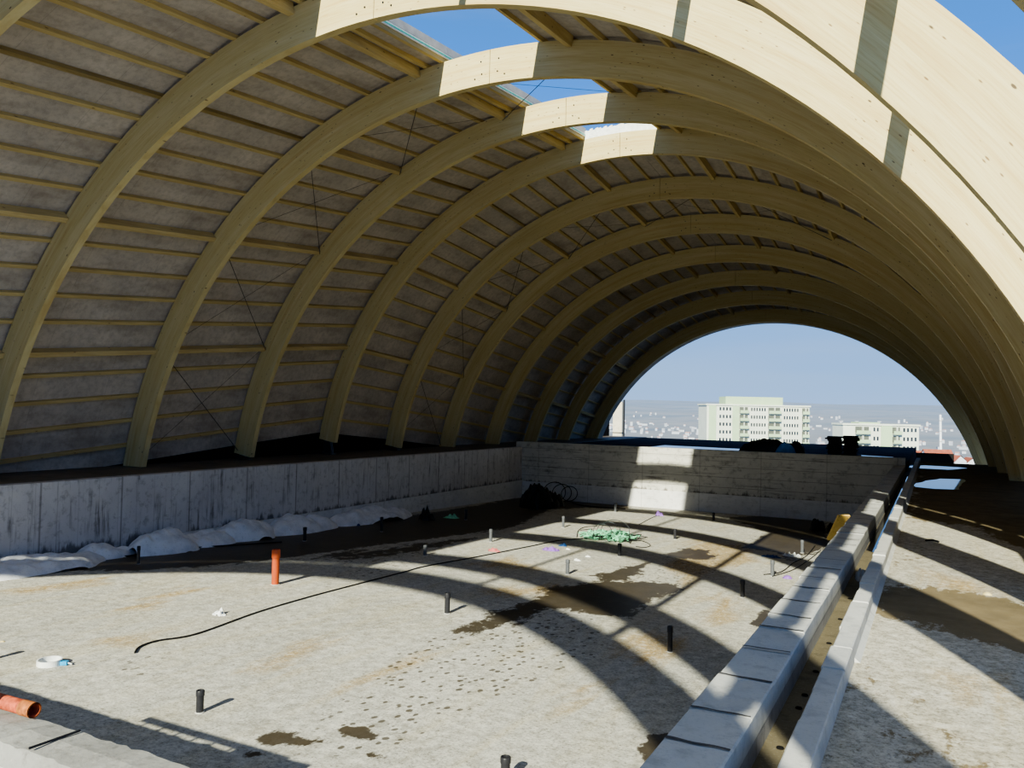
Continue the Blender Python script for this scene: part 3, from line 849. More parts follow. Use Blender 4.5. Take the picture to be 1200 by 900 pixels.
PIPES = [
    ((234, 835), 809, 8.6, 'black drain stub with long shadow, in sunlit floor left of the wet footprints', 'black_pvc'),
    ((524, 719), 695, 6.2, 'black drain stub standing in first arch shadow beside the big wet stain', 'black_pvc'),
    ((592, 916), 887, 11, 'black drain stub nearest the viewer, cut by the bottom edge', 'black_pvc'),
    ((785, 764), 734, 6.0, 'black drain stub on lower edge of a shadow band near the gutter curb', 'black_pvc'),
    ((665, 673), 656, 4.6, 'grey drain stub in sunlight beside white scraps', 'grey_pvc'),
    ((726, 652), 637, 4.2, 'black drain stub in shadow just in front of the green netting heap', 'black_pvc'),
    ((791, 632), 620, 3.4, 'grey-black drain stub to the right behind the green netting heap', 'black_pvc'),
    ((575, 635), 620, 3.6, 'grey drain stub at shadow tip behind the pink bag', 'grey_pvc'),
    ((498, 651), 639, 4.0, 'drain stub with pale top at tip of a sunlit wedge', 'grey_pvc'),
    ((660, 618), 605, 3.0, 'pale grey drain stub left behind the green netting heap', 'grey_pvc'),
    ((721, 600), 590, 2.8, 'small pale drain stub in farthest sunlit strip before the far wall', 'grey_pvc'),
    ((836, 610), 601, 3.0, 'small dark drain stub in shadow at foot of the far wall', 'black_pvc'),
    ((870, 700), 680, 5.2, 'black drain stub inside shadow band beside the gutter curb', 'black_pvc'),
    ((905, 675), 657, 4.4, 'grey drain stub beside the small purple lump', 'grey_pvc'),
    ((940, 648), 633, 3.6, 'grey drain stub in the wet corner by the black sacks', 'grey_pvc'),
    ((162, 661), 640, 3.4, 'black drain stub in shade by the left snow, nearest of that row', 'black_pvc'),
    ((357, 634), 618, 4.0, 'black drain stub in shade in front of the middle snow heap', 'black_pvc'),
    ((447, 623), 606, 3.4, 'black drain stub in shade in front of the last snow heap', 'black_pvc'),
    ((546, 609), 597, 3.0, 'dark drain stub in shade beside the dull green net', 'black_pvc'),
    ((-26, 777), 750, 8, 'black drain stub just outside left edge, throwing its shadow into view', 'black_pvc')]
for (q, tp, w, lab, mt) in PIPES:
    make_pipe('drain_pipe', q[0], q[1], tp, w, lab, mt)
make_pipe('drain_pipe', 322.5, 685, 644, 8.6, 'tall orange drain pipe standing upright in the pool floor', 'orange', collar=True, capped=True)

# orange pipe lying on the near wall
pe, ps = at_z(40, 831, NW + 0.085), at_z(-60, 803, NW + 0.085)
pe.z = ps.z = NW + 0.075
t = empty('loose_pipe', pe, 'dirty orange pipe lying on top of the near wall, open end showing', 'pipe')
m = MB(); d = (pe - ps).normalized(); r = 0.055
m.tube([ps, ps.lerp(pe, 0.5), pe], r, 24, caps=False)
m.tube([pe, ps], r * 0.88, 24, caps=False)
m.build('pipe_wall', plain('dirty_orange', lin(186, 92, 66), 0.6, 0, 0.45, 24), t, smooth=True)
m = MB(); m.tube([pe - d * 0.12, pe - d * 0.118], r * 0.9, 24); m.build('bore', M['hole'], t)
m = MB(); m.tube([pe - d * 0.13, pe + d * 0.002], r * 1.08, 24, caps=False); m.tube([pe + d * 0.002, pe - d * 0.05], r * 0.9, 24, caps=False)
m.build('socket', plain('rusty_orange', lin(170, 104, 62), 0.7, 0, 0.4, 30), t, smooth=True)
# pebbly rod on the near wall
rp = [at_z(34, 877, NW + 0.022), at_z(64, 866.5, NW + 0.024), at_z(94, 856, NW + 0.022)]
m = MB(); m.tube(rp, 0.009, 6); tag(m.build('rebar_piece', M['dark_steel'], None, origin=rp[0]), 'thin dark steel bar lying across top of near wall', 'steel bar')

# ------------------------------------------------------------------ cables and hoses on the floor
def cable(name, pts, r, label, mat='hose', lift=0.012, cat='cable', zfun=None, sub=8):
    P = [zfun(*q) if zfun else at_floor(*q) for q in pts]
    out = []
    n = len(P)
    for k in range(n - 1):
        p0, p1, p2, p3 = P[max(k - 1, 0)], P[k], P[k + 1], P[min(k + 2, n - 1)]
        for j in range(sub):
            s = j / sub
            out.append(0.5 * ((2 * p1) + (p2 - p0) * s + (2 * p0 - 5 * p1 + 4 * p2 - p3) * s * s + (-p0 + 3 * p1 - 3 * p2 + p3) * s ** 3))
    out.append(P[-1])
    out = [p + Vector((0, 0, lift + r * 0.5)) for p in out]
    m = MB(); m.tube(out, r, 6)
    o = m.build(name, M[mat], None, smooth=True, origin=P[0])
    return tag(o, label, cat)
cable('cable', [(158, 766), (164, 759), (185, 752), (230, 744), (300, 719), (360, 701), (420, 685), (470, 672), (500, 664), (560, 653), (620, 641), (655, 634), (690, 631), (715, 628)], 0.016,
      'long black cable snaking across sunlit floor to the green netting')
cable('cable', [(-20, 680), (30, 670), (65, 664), (110, 657), (160, 651), (200, 645), (250, 641), (330, 636)], 0.02, 'black cable in shade along the left snow heaps')
cable('cable', [(749, 615), (762, 608), (771, 604)], 0.012, 'short thin dark wire leading to the purple scrap')
cable('cable', [(895, 674), (915, 671), (930, 660), (945, 652), (955, 640)], 0.014, 'dark wire running from purple lump towards the black sacks')
cable('cable', [(905, 676), (930, 668), (950, 655), (962, 645)], 0.012, 'second dark wire beside the purple lump, nearer the curb')
cable('cable', [(676, 630), (678, 622), (686, 618), (700, 617)], 0.012, 'thin looped wire left of the green netting')
cable('cable', [(745, 641), (756, 642), (762, 639), (750, 634), (730, 634)], 0.012, 'thin looped wire right of the green netting')
cable('cable', [(668, 588), (678, 592), (702, 595), (733, 597)], 0.03, 'black hose on wet floor leaving the hose coil', cat='hose')
cable('cable', [(1085, 634.5), (1092, 634), (1100, 636)], 0.02, 'short dark stick lying on side deck', 'dark_steel', zfun=lambda x, y: at_z(x, y, DECK_R), cat='stick')

# hose coil leaning on the far wall
cc = at_y(664, 577, 41.7)
t = empty('hose_coil', (cc.x, cc.y, floor_z(cc.y)), 'loops of black hose leaning on the far wall beside black heap', 'hose')
for k in range(3):
    m = MB(); rr = 0.68 - 0.1 * k; oo = Vector((-0.75 + 0.5 * k, -0.1 * k, 0))
    pts = [Vector((cc.x, cc.y, cc.z - 0.04)) + oo + Vector((rr * math.cos(a), 0.12 * math.sin(a), rr * math.sin(a) * 0.82)) for a in [2 * PI * j / 28 for j in range(29)]]
    m.tube(pts, 0.022, 6, caps=False); m.build('loop', M['hose'], t, smooth=True)

# ------------------------------------------------------------------ lumps: snow, foil heaps, scraps
def lump(name, c, sx, sy, h, mat, label, cat, seed, group=None, zf=None, nu=40, nv=28, rough=0.35, freq=1.6, yaw=0.0, sharp=False, xmin=None):
    m = MB()
    ids = []
    for j in range(nv + 1):
        row = []
        for k in range(nu + 1):
            u, v = -1 + 2 * k / nu, -1 + 2 * j / nv
            d = math.hypot(u, v) if True else 0
            edge = 1 + 0.25 * mnoise.noise(Vector((math.atan2(v, u) * 1.3, seed, 0.3)))
            f = max(0.0, 1 - (d / edge) ** 2)
            x, y = u * sx, v * sy
            nz = mnoise.noise(Vector((x * freq, y * freq, seed))) + 0.5 * mnoise.noise(Vector((x * freq * 2.7, y * freq * 2.7, seed + 5)))
            if sharp: nz = 1.2 * abs(nz) * 2 - 0.5 + 0.3 * mnoise.noise(Vector((x * freq * 6, y * freq * 6, seed)))
            z = h * (f ** 0.6) * (1 + rough * nz) if f > 0 else -0.05
            X = c.x + x * math.cos(yaw) - y * math.sin(yaw); Y = c.y + x * math.sin(yaw) + y * math.cos(yaw)
            if xmin is not None: X = max(X, xmin)
            base = zf(Y) if zf else c.z
            row.append(m.vert((X, Y, base - 0.03 + max(-0.03, z))))
        ids.append(row)
    for j in range(nv):
        for k in range(nu):
            q = [ids[j][k], ids[j][k + 1], ids[j + 1][k + 1], ids[j + 1][k]]
            if max(m.v[i][2] - (zf(m.v[i][1]) if zf else c.z) for i in q) < -0.025: continue
            m.face(q)
    o = m.build(name, M[mat], None, smooth=not sharp, origin=c)
    return tag(o, label, cat, group)

def snow(px0, px1, py, h, w, label, seed):
    a, b = at_floor(px0, py[0]), at_floor(px1, py[1])
    a.x = b.x = 0
    ya, yb = a.y, b.y
    c = Vector((XL + 0.55, (ya + yb) / 2, 0)); c.z = floor_z(c.y)
    lump('snow_heap', c, w, abs(yb - ya) / 2 * 1.12, h, 'snow', label, 'snow', seed, 'old snow heaps along the left wall', zf=floor_z, nu=26, nv=60, rough=0.4, freq=1.3)
def wall_y(px, py): return at_x(px, py, XL + 0.5).y
def snow2(x0, y0, x1, y1, h, w, label, seed):
    ya, yb = wall_y(x0, y0), wall_y(x1, y1)
    c = Vector((XL + w * 0.62, (ya + yb) / 2, 0)); c.z = floor_z(c.y)
    lump('snow_heap', c, w, abs(yb - ya) / 2 * 1.1, h, 'snow', label, 'snow', seed, 'old snow heaps along the left wall', zf=floor_z, nu=30, nv=80, rough=0.4, freq=1.4, xmin=XL + 0.11)
snow2(-60, 676, 106, 653, 0.36, 1.0, 'flat snow heap nearest the viewer at left edge, along left wall', 1)
snow2(92, 655, 158, 645, 0.38, 0.55, 'small snow heap second from left edge, along left wall', 2)
snow2(150, 648, 218, 637, 0.62, 0.9, 'rounded white snow heap third from left edge, along left wall', 3)
snow2(205, 638, 268, 630, 0.42, 0.8, 'dirty grubby snow heap in the middle, along left wall', 4)
snow2(252, 633, 316, 625, 0.62, 0.8, 'white snow heap just left of orange pipe top, along left wall', 5)
snow2(312, 627, 387, 617, 0.55, 0.85, 'smooth snow heap just right of orange pipe, along left wall', 6)
snow2(382, 618, 478, 605, 0.55, 0.85, 'longest snow heap farthest along left wall', 7)

def flump(name, px, py, wpx, hpx, mat, label, cat, seed, depth=1.0, **kw):
    c = at_floor(px, py); d = c.dot(fwd); s = d / F_PX
    if hpx < 7.5: hpx *= 0.8
    return lump(name, c, wpx * s / 2, wpx * s / 2 * depth, hpx * s, mat, label, cat, seed, zf=floor_z, **kw)
# black foil heap in the far left corner, two mounds of sheeting
flump('black_sheeting', 628, 595, 42, 27, 'foil', 'high black crumpled sheeting mound in far left pool corner', 'sheeting', 21, 0.8, nu=44, nv=44, rough=0.28, freq=1.6, sharp=True)
flump('black_sheeting', 648, 593, 30, 16, 'foil', 'low black crumpled sheeting mound beside hose coil at far wall', 'sheeting', 22, 0.8, nu=40, nv=40, rough=0.3, freq=1.9, sharp=True)
flump('black_sack', 958, 621, 17, 14, 'foil', 'black sack in far right pool corner, left of the pair', 'sack', 23, 0.9, rough=0.4, freq=2.2, sharp=True)
flump('black_sack', 974, 624, 14, 12, 'foil', 'black sack in far right pool corner, tucked behind the plank', 'sack', 24, 0.9, rough=0.4, freq=2.2, sharp=True)
flump('dark_net', 500, 609, 20, 8, 'foil', 'tangled dark net in shade beyond the last snow heap', 'net', 25, 1.0, rough=0.9, freq=4, sharp=True)
flump('green_net', 529, 607, 20, 4, 'green', 'dull green net lying in shade along left wall', 'net', 26, 0.8, rough=0.9, freq=4, sharp=True)
flump('blue_lump', 420, 616, 5, 4, 'dark_blue', 'tiny dark blue lump in front of last snow heap', 'scrap', 27, 1.0, nu=14, nv=14)
flump('purple_bag', 645, 645, 22, 5.5, 'purple', 'flat purple plastic bag lying in the sun', 'plastic bag', 28, 0.6, nu=24, nv=20, rough=0.8, freq=6, sharp=True)
flump('pink_bag', 579, 646, 17, 6, 'pink', 'faded pink plastic bag lying behind the black cable', 'plastic bag', 29, 0.5, nu=24, nv=18, rough=0.6, freq=5, sharp=True)
flump('blue_bag', 659, 640, 13, 4, 'dark_blue', 'small blue-grey plastic scrap behind the purple bag', 'scrap', 30, 0.6, nu=18, nv=14, rough=0.7, freq=6, sharp=True)
flump('white_scrap', 666, 644, 6, 3, 'white_plastic', 'tiny white scrap beside the blue-grey plastic scrap', 'scrap', 31, 0.6, nu=12, nv=10, rough=0.6, freq=6)
flump('white_scrap', 677, 657, 11, 3.5, 'white_plastic', 'flat white scrap beside sunlit grey drain stub', 'scrap', 32, 0.5, nu=16, nv=10, rough=0.6, freq=6, sharp=True)
flump('white_scrap', 689, 652.5, 8, 3.5, 'white_plastic', 'small white scrap on edge of shadow right of the grey stub', 'scrap', 33, 0.6, nu=14, nv=10, rough=0.6, freq=6, sharp=True)
flump('purple_scrap', 773, 604.5, 10, 6, 'purple', 'dark purple scrap in farthest sunlit strip', 'scrap', 34, 0.6, nu=16, nv=12, rough=0.8, freq=5, sharp=True)
flump('purple_lump', 922.5, 678, 11, 6.5, 'purple', 'small purple lump beside the gutter curb', 'scrap', 35, 0.6, nu=16, nv=12, rough=0.4, freq=5)
flump('white_rubble', 928, 652, 22, 4, 'white_plastic', 'pale rubble streak at foot of curb near wet corner', 'rubble', 36, 0.5, nu=30, nv=16, rough=1.2, freq=6, sharp=True)
flump('foil_sheet', 905, 653, 30, 3.0, 'dark_blue', 'dull crumpled sheet lying in shadow left of pale rubble', 'sheeting', 39, 0.4, nu=30, nv=12, rough=1.0, freq=4, sharp=True)
flump('mud_clod', 3, 752, 9, 4, 'stone', 'brown clod on floor at left edge', 'clod', 37, 0.8, nu=14, nv=12)
flump('white_bag', 257, 720, 22, 7, 'white_plastic', 'crumpled white plastic bag on sunlit floor right of blue-tabbed ring', 'plastic bag', 38, 0.6, nu=26, nv=20, rough=0.9, freq=7, sharp=True)
c = at_z(1157, 697, DECK_R); lump('yellow_stone', c, 0.075, 0.06, 0.07, 'stone', 'small yellowish stone on the side deck', 'stone', 41, nu=14, nv=12)

# green netting heap: many crumpled strands
t0 = at_floor(713, 632); t = empty('green_netting', t0, 'heap of bright green plastic netting with wire loops in the sun', 'netting')
c = t0
m = MB(); rs = random.Random(5)
for k in range(60):
    cx = c.x + rs.uniform(-0.85, 0.85); cy = c.y + rs.uniform(-0.75, 0.75)
    L = rs.uniform(0.3, 0.9); a = rs.uniform(0, 2 * PI); hh = 0.28 * max(0, 1 - ((cx - c.x) / 1.3) ** 2)
    pts = []
    for j in range(5):
        s = j / 4 - 0.5
        x, y = cx + L * s * math.cos(a), cy + L * s * math.sin(a)
        pts.append((x, y, floor_z(y) + 0.03 + hh * rs.uniform(0.1, 1.0)))
    m.tube(pts, rs.uniform(0.02, 0.05), 5)
o = m.build('strands', M['green'], t); o['kind'] = 'stuff'
for k in range(3):
    m = MB(); rr = 0.36 + 0.1 * k
    pts = [(c.x + 0.2 * k - 0.25 + rr * math.cos(a), c.y + 0.15 * k + 0.05 * math.sin(3 * a), floor_z(c.y) + 0.28 + rr * 0.75 * math.sin(a)) for a in [PI * j / 16 - 0.2 for j in range(19)]]
    m.tube(pts, 0.012, 5); m.build('wire_loop', M['steel'], t)
m = MB()
for k in range(16):
    x, y = c.x + rs.uniform(-0.9, 1.0), c.y + rs.uniform(-0.7, 0.7)
    pts = [(x + rs.uniform(-.5, .5), y + rs.uniform(-.4, .4), floor_z(y) + rs.uniform(0.02, 0.3)) for j in range(4)]
    m.tube(pts, 0.014, 5)
m.build('dark_wire', M['hose'], t)['kind'] = 'stuff'

# white plastic ring with a blue tab
c = at_floor(58, 779); t = empty('plastic_ring', c, 'white plastic ring with bright blue tab, lying on sunlit floor', 'ring')
m = MB(); ra = 0.185
for (r0, z0, r1, z1) in ((ra, 0.0, ra, 0.09), (ra, 0.09, ra - 0.02, 0.09), (ra - 0.02, 0.09, ra - 0.02, 0.0)):
    m.lathe([(r0, z0), (r1, z1)], c, 36)
m.build('ring', M['white_plastic'], t, smooth=False)
m = MB(); cx = c + rgt * 0.22 - Vector((0, 0, 0)); cx.z = c.z
m.obox(cx + Vector((0, 0, 0.035)), rgt, rgt0.cross(Vector((0, 0, -1))), Vector((0, 0, 1)), 0.07, 0.035, 0.03)
o = m.build('tab', M['blue_plastic'], t); o['label'] = 'bright blue tab'
m = MB(); m.tube([c + rgt * 0.16 + Vector((0, 0, .05)), c + rgt * 0.3 + Vector((0, 0, .03)), c + rgt * 0.36 + Vector((0, 0, .01))], 0.012, 6); m.build('strap', M['white_plastic'], t)

# plank leaning along the curb near the wet corner
pa, pb = at_x(990, 602, C1L - 0.05), at_x(972, 634, C1L - 0.22)
pa = at_z(989, 604, -2.6); pb = at_z(976, 632, -3.3)
m = MB(); dz = (pa - pb).normalized(); sx = Vector((0, 0, 1)).cross(dz).normalized(); nz = dz.cross(sx)
m.obox((pa + pb) / 2, sx, dz, nz, 0.16, (pa - pb).length / 2, 0.03)
o = m.build('plank', M['plank'], None, origin=pb); tag(o, 'bright yellow timber plank leaning on pool edge in far right corner', 'plank')

# channel outlets, crumpled foil and a pool of water in the channel
for k, (px, py) in enumerate([(912, 874), (936, 828), (938, 812), (953, 785), (968, 752), (981, 724), (992, 700)]):
    y = at_z(px, py, -2.7).y
    m = MB(); cc = Vector((-1.10, y, -2.716))
    m.lathe([(0.0001, 0.004), (0.022, 0.004), (0.028, 0.01), (0.032, 0.0)], cc, 14)
    o = m.build('outlet', M['hole'], None, origin=cc)
    tag(o, 'small black drain outlet in gutter channel, %s counted from the viewer' % ORD[k], 'drain outlet', 'outlets in the gutter channel')
cc = at_z(1007, 672, -2.66); lump('foil_scrap', Vector((-1.07, cc.y, -2.71)), 0.12, 0.4, 0.09, 'flashing', 'crumpled pale foil caught in the gutter channel', 'scrap', 51, nu=16, nv=24, rough=1.0, freq=6, sharp=True)
ya = at_z(1012, 655, -2.7).y
puddle([(-1.21, ya + 1.2), (-0.95, ya + 0.8), (-0.95, 40), (-1.21, 40)], -2.708, 'narrow strip of water standing in far part of gutter channel', 12, 0.015)

# ladder lying on the near wall, outside the left edge of the view; its shadow falls into the pool
t = empty('ladder', (-7.7, 3.7, NW), 'aluminium ladder lying on edge along near wall, outside the view', 'ladder')
for z in (-2.47, -2.27):
    m = MB(); m.obox((-7.75, 3.7, z), Vector((1, 0, 0)), Vector((0, 1, 0)), Vector((0, 0, 1)), 1.25, 0.02, 0.04); m.build('rail', M['steel'], t)
for k in range(8):
    m = MB(); x = -8.85 + 0.31 * k; m.tube([(x, 3.7, -2.47), (x, 3.7, -2.27)], 0.018, 8); m.build('rung', M['steel'], t)

# ------------------------------------------------------------------ things on the far deck
def slab_stack(px, side, seed):
    rs = random.Random(seed); base = at_z(px, 531, -2.0); n = 11
    b = at_y(px, 532, 43.4); top = at_y(px, 510.5 if side == 'right' else 511, 43.4)
    h = (top.z - (-2.0)) / n
    # a low timber sleeper carries the stack
    m = MB(); m.box((b.x - 0.45, 42.95, -2.345), (b.x + 0.45, 43.85, -2.0)); o = m.build('sleeper', M['slab'], None, origin=(b.x, 43.4, -2.345))
    tag(o, 'dark block under the %s stack of slabs behind far pool wall' % side, 'block')
    for k in range(n):
        w = 0.325 + rs.uniform(-0.05, 0.04); dx = rs.uniform(-0.05, 0.05) + (0.06 * math.sin(k * 1.3) if side == 'left' else 0)
        m = MB(); m.box((b.x - w + dx, 43.05 + rs.uniform(-.05, .05), -2.0 + h * k + 0.002), (b.x + w + dx, 43.75 + rs.uniform(-.05, .05), -2.0 + h * (k + 1) - 0.006))
        o = m.build('dark_slab', M['slab'], None, origin=(b.x + dx, 43.4, -2.0 + h * k))
        nm = {0: 'lowest', n - 1: 'topmost'}.get(k, '%s from the bottom' % ORD[k] if k < 11 else 'high')
        tag(o, 'dark ragged slab in %s stack on far pool wall, %s' % (side, nm), 'slab', 'dark slabs stacked on the far deck')
slab_stack(978.5, 'left', 3); slab_stack(997, 'right', 4)
def ylump(name, px, py, wpx, hpx, Y, mat, label, cat, seed, depth=0.4, z=-2.35, **kw):
    c = at_y(px, py, Y); s = c.dot(fwd) / F_PX; c.z = z
    top = at_y(px, py - hpx, Y).z
    return lump(name, c, wpx * s / 2, wpx * s / 2 * depth, (top - z) * 1.35, mat, label, cat, seed, **kw)
ylump('dark_tarpaulin', 899, 532, 66, 13, 43.6, 'foil', 'long black crumpled tarpaulin heap behind the far pool wall', 'tarpaulin', 61, 0.22, nu=60, nv=24, rough=0.12, freq=1.1, sharp=True)
ylump('dark_tarpaulin', 933, 532, 26, 11, 43.6, 'foil', 'short black tarpaulin heap right of the blue tarpaulin', 'tarpaulin', 63, 0.5, nu=30, nv=24, rough=0.12, freq=1.1, sharp=True)
ylump('blue_tarpaulin', 921, 533, 26, 10.5, 42.75, 'tarp_blue', 'crumpled blue tarpaulin on the black heap behind far pool wall', 'tarpaulin', 62, 0.4, nu=30, nv=20, rough=0.16, freq=1.4, sharp=True)
# low kerb at the far end of the deck
p1, p2 = at_y(850, 521.5, 66), at_y(1118, 540, 66)
m = MB(); m.box((-26, 66, -7), (p2.x, 66.4, p1.z)); struct(m.build('kerb_far_deck', M['matt_black']))

# ------------------------------------------------------------------ far things
c1, c2 = at_y(720.5, 472, 84), at_y(731, 472, 84)
t = empty('concrete_column', ((c1.x + c2.x) / 2, 84, -40), 'bare beige concrete column standing beyond the far opening', 'column')
m = MB(); m.box((c1.x, 83.5, -40), (c2.x, 84.4, c1.z + 0.1)); m.build('shaft', M['column'], t)
m = MB(); zj = at_y(725, 507, 84).z; m.box((c1.x - 0.02, 83.48, zj - 0.05), (c2.x + 0.02, 84.42, zj + 0.05)); m.build('joint_band', M['dark_steel'], t)
m = MB(); m.box((c2.x - 0.02, 83.9, -40), (c2.x + 0.12, 84.1, c1.z + 0.35)); m.build('cable_duct', M['dark_steel'], t)
pc = at_y(713, 480, 84); m = MB(); m.tube([(pc.x, 84, -40), (pc.x, 84, at_y(713, 470, 84).z)], 0.11, 10)
tag(m.build('white_pole', M['pole'], None, origin=(pc.x, 84, -40)), 'slim white pole just left of the beige column', 'pole')
pc = at_y(1102, 486, 620); pb = at_y(1103.5, 531, 620)
t = empty('chimney', (pc.x, 620, pb.z - 40), 'tall slim white chimney beyond red roofs', 'chimney')
m = MB(); m.tube([(pb.x, 620, pb.z - 40), (pc.x, 620, pc.z)], [0.95, 0.7], 14); m.build('shaft', M['pole'], t)
for k in range(4):
    z = pc.z - 4 - k * 7
    m = MB(); m.tube([(pc.x + 0.2, 620, z - 0.3), (pc.x + 0.2, 620, z + 0.3)], 0.95, 14); m.build('ring_band', M['flashing'], t)

def building(px0, px1, ytop, Yd, floors, fh_px, label, cols, pent, yaw=0.0, kind=0):
    a, b = at_y(px0, ytop, Yd), at_y(px1, ytop, Yd)
    # facade stands square to the line of sight
    o = a.copy(); ex = rgt0.copy(); ex.rotate(Matrix.Rotation(yaw, 3, 'Z')); ey = Vector((-ex.y, ex.x, 0)); ez = Vector((0, 0, 1))
    s = a.dot(fwd) / F_PX
    W = (px1 - px0) * s; fh = fh_px * s; H = fh * floors + fh * 0.5
    t = empty('apartment_block', o - ez * H, label, 'building')
    def bx(m, x0, x1, d0, d1, z0, z1):
        c = o + ex * ((x0 + x1) / 2) + ey * ((d0 + d1) / 2) + ez * ((z0 + z1) / 2)
        m.obox(c, ex, ey, ez, (x1 - x0) / 2, (d1 - d0) / 2, (z1 - z0) / 2)
    m = MB(); bx(m, 0, W, 0, W * 0.35, -H - 12, 0); m.build('main_wall', M['facade'], t)
    m = MB(); bx(m, -0.012 * W, W * 1.012, -0.4, W * 0.36, -0.35, 0.15); m.build('roof_slab', M['facade'], t)
    for (q0, q1, z) in pent:
        m = MB(); bx(m, q0 * W, q1 * W, W * 0.03, W * 0.28, 0.1, z * s); pt = m.build('penthouse', M['facade_g'], t)
    for (k0, k1, what) in cols:
        x0, x1 = k0 * W, k1 * W
        if what == 'green':
            m = MB(); bx(m, x0, x1, -0.25, 0.1, -H - 12, -0.3); m.build('green_bay', M['facade_g'], t)
        else:
            for f in range(floors):
                zt = -0.4 * fh - f * fh
                if what == 'balcony':
                    m = MB(); bx(m, x0, x1, -0.06, 0.2, zt - 0.62 * fh, zt + 0.12 * fh); m.build('balcony_shade_panel', M['recess_shade'], t)  # flat dark panel, the balcony's shade is painted into its colour
                    m = MB(); bx(m, x0 - 0.1, x1 + 0.1, -1.3, 0.05, zt - 0.68 * fh, zt - 0.60 * fh); sl = m.build('balcony', M['facade'], t)
                    m = MB(); bx(m, x0 - 0.1, x1 + 0.1, -1.34, -1.24, zt - 0.68 * fh, zt - 0.30 * fh); WO[sl.name] = WO[t.name]; m.build('railing', M['facade_g'], sl)
                    m = MB(); bx(m, (x0 + x1) / 2 - 0.12, (x0 + x1) / 2 + 0.12, -1.0, 0.0, zt - 0.62 * fh, zt + 0.12 * fh); m.build('divider', M['facade'], sl)
                else:
                    n = int(what)
                    for j in range(n):
                        cx = x0 + (x1 - x0) * (j + 0.5) / n; hw = (x1 - x0) / n * 0.27
                        m = MB(); bx(m, cx - hw, cx + hw, -0.05, 0.2, zt - 0.38 * fh, zt + 0.05 * fh); m.build('window', M['glass'], t)
    return t
building(828.5, 948.5, 473.5, 300, 7, 9.0, 'taller pale green and cream apartment block with stacked balconies',
         [(0.02, 0.09, 'green'), (0.115, 0.245, '4'), (0.25, 0.315, 'green'), (0.32, 0.40, 'balcony'), (0.425, 0.58, '6'), (0.60, 0.715, 'balcony'), (0.745, 0.90, '6'), (0.93, 0.99, 'balcony')],
         [(0.19, 0.75, 9.5)])
building(988, 1077, 496.5, 262, 4, 10.6, 'lower cream apartment block right of the dark slab stacks',
         [(0.16, 0.34, 'balcony'), (0.39, 0.48, '2'), (0.50, 0.645, 'green'), (0.65, 0.75, 'balcony'), (0.78, 0.98, '4')], [(0.22, 0.50, 2.2)])

def house(px, ytop, wpx, Yd, label, ridge_h=0.4, turn=0.0, mat='house_w', dormer=False):
    o = at_y(px, ytop, Yd); s = o.dot(fwd) / F_PX; W = wpx * s
    ex = rgt0.copy(); ex.rotate(Matrix.Rotation(turn, 3, 'Z')); ey = Vector((-ex.y, ex.x, 0)); ez = Vector((0, 0, 1))
    D = W * 0.7; rh = W * ridge_h * 0.6; H = W * 0.6
    t = empty('gabled_house', o - ez * (H + rh), label, 'house')
    P = lambda x, y, z: tuple(o + ex * x + ey * y + ez * z)
    m = MB(); m.obox(o - ez * (rh + H / 2), ex, ey, ez, W / 2, D / 2, H / 2)
    b = len(m.v); m.v += [P(-W / 2, -D / 2, -rh), P(-W / 2, D / 2, -rh), P(-W / 2, 0, 0), P(W / 2, -D / 2, -rh), P(W / 2, D / 2, -rh), P(W / 2, 0, 0)]
    m.face([b, b + 1, b + 2]); m.face([b + 3, b + 5, b + 4]); m.build('wall', M[mat], t)
    m = MB(); e = 0.3; ov = W * 0.03
    for sg in (-1, 1):
        m.quad(P(-W / 2 - ov, sg * (D / 2 + ov), -rh - 0.1), P(W / 2 + ov, sg * (D / 2 + ov), -rh - 0.1), P(W / 2 + ov, 0, 0.15), P(-W / 2 - ov, 0, 0.15))
    m.build('roof', M['roof_red'], t)
    for k in range(3):
        x = (-0.3 + 0.3 * k) * W
        m = MB(); m.obox(o + ex * x - ey * (D / 2) - ez * (rh + H * 0.35), ex, ey, ez, W * 0.06, 0.06, H * 0.14); m.build('window', M['glass'], t)
    if dormer:
        m = MB(); dd = o - ey * (D * 0.3) - ez * (rh * 0.55)
        m.obox(dd, ex, ey, ez, W * 0.14, D * 0.16, rh * 0.28); m.build('dormer', M[mat], t)
    return t
house(1066, 528.5, 26, 190, 'red-roofed house left of the white chimney foot', 0.35, 0.1)
house(1098, 527.5, 30, 185, 'red-roofed house directly under the white chimney', 0.4, -0.1)
house(1118, 534, 22, 160, 'white house with dormer beyond the side deck', 0.45, 1.75, dormer=True)
house(1136, 537, 22, 168, 'white house at foot of the far arch, right of the dormer house', 0.45, 1.4, dormer=True)

# ------------------------------------------------------------------ landscape: plain and hills
def hill_h(x, y):
    r = math.hypot(x, y)
    g = -62 + 0 * r
    if r > 2600:
        f = (r - 2600) / 5200.0
        rid = mnoise.noise(Vector((x / 2600, y / 2600, 1.7))) * 0.5 + 0.28 * mnoise.noise(Vector((x / 900, y / 900, 4.2))) + 0.1 * mnoise.noise(Vector((x / 330, y / 330, 8.0)))
        g += min(f, 1.25) * (140 + 34 * rid) + 16 * mnoise.noise(Vector((x / 600, y / 600, 2.2))) * min(f * 2, 1)
    return g
m = MB(); nr, na = 90, 130; ids = []
for j in range(nr + 1):
    r = 95 * (8600 / 95) ** (j / nr); row = []
    for k in range(na + 1):
        a = R_(-62 + 92 * k / na)
        x, y = r * math.sin(a), r * math.cos(a)
        row.append(m.vert((x, y, hill_h(x, y))))
    ids.append(row)
for j in range(nr):
    for k in range(na): m.face([ids[j][k], ids[j][k + 1], ids[j + 1][k + 1], ids[j + 1][k]])
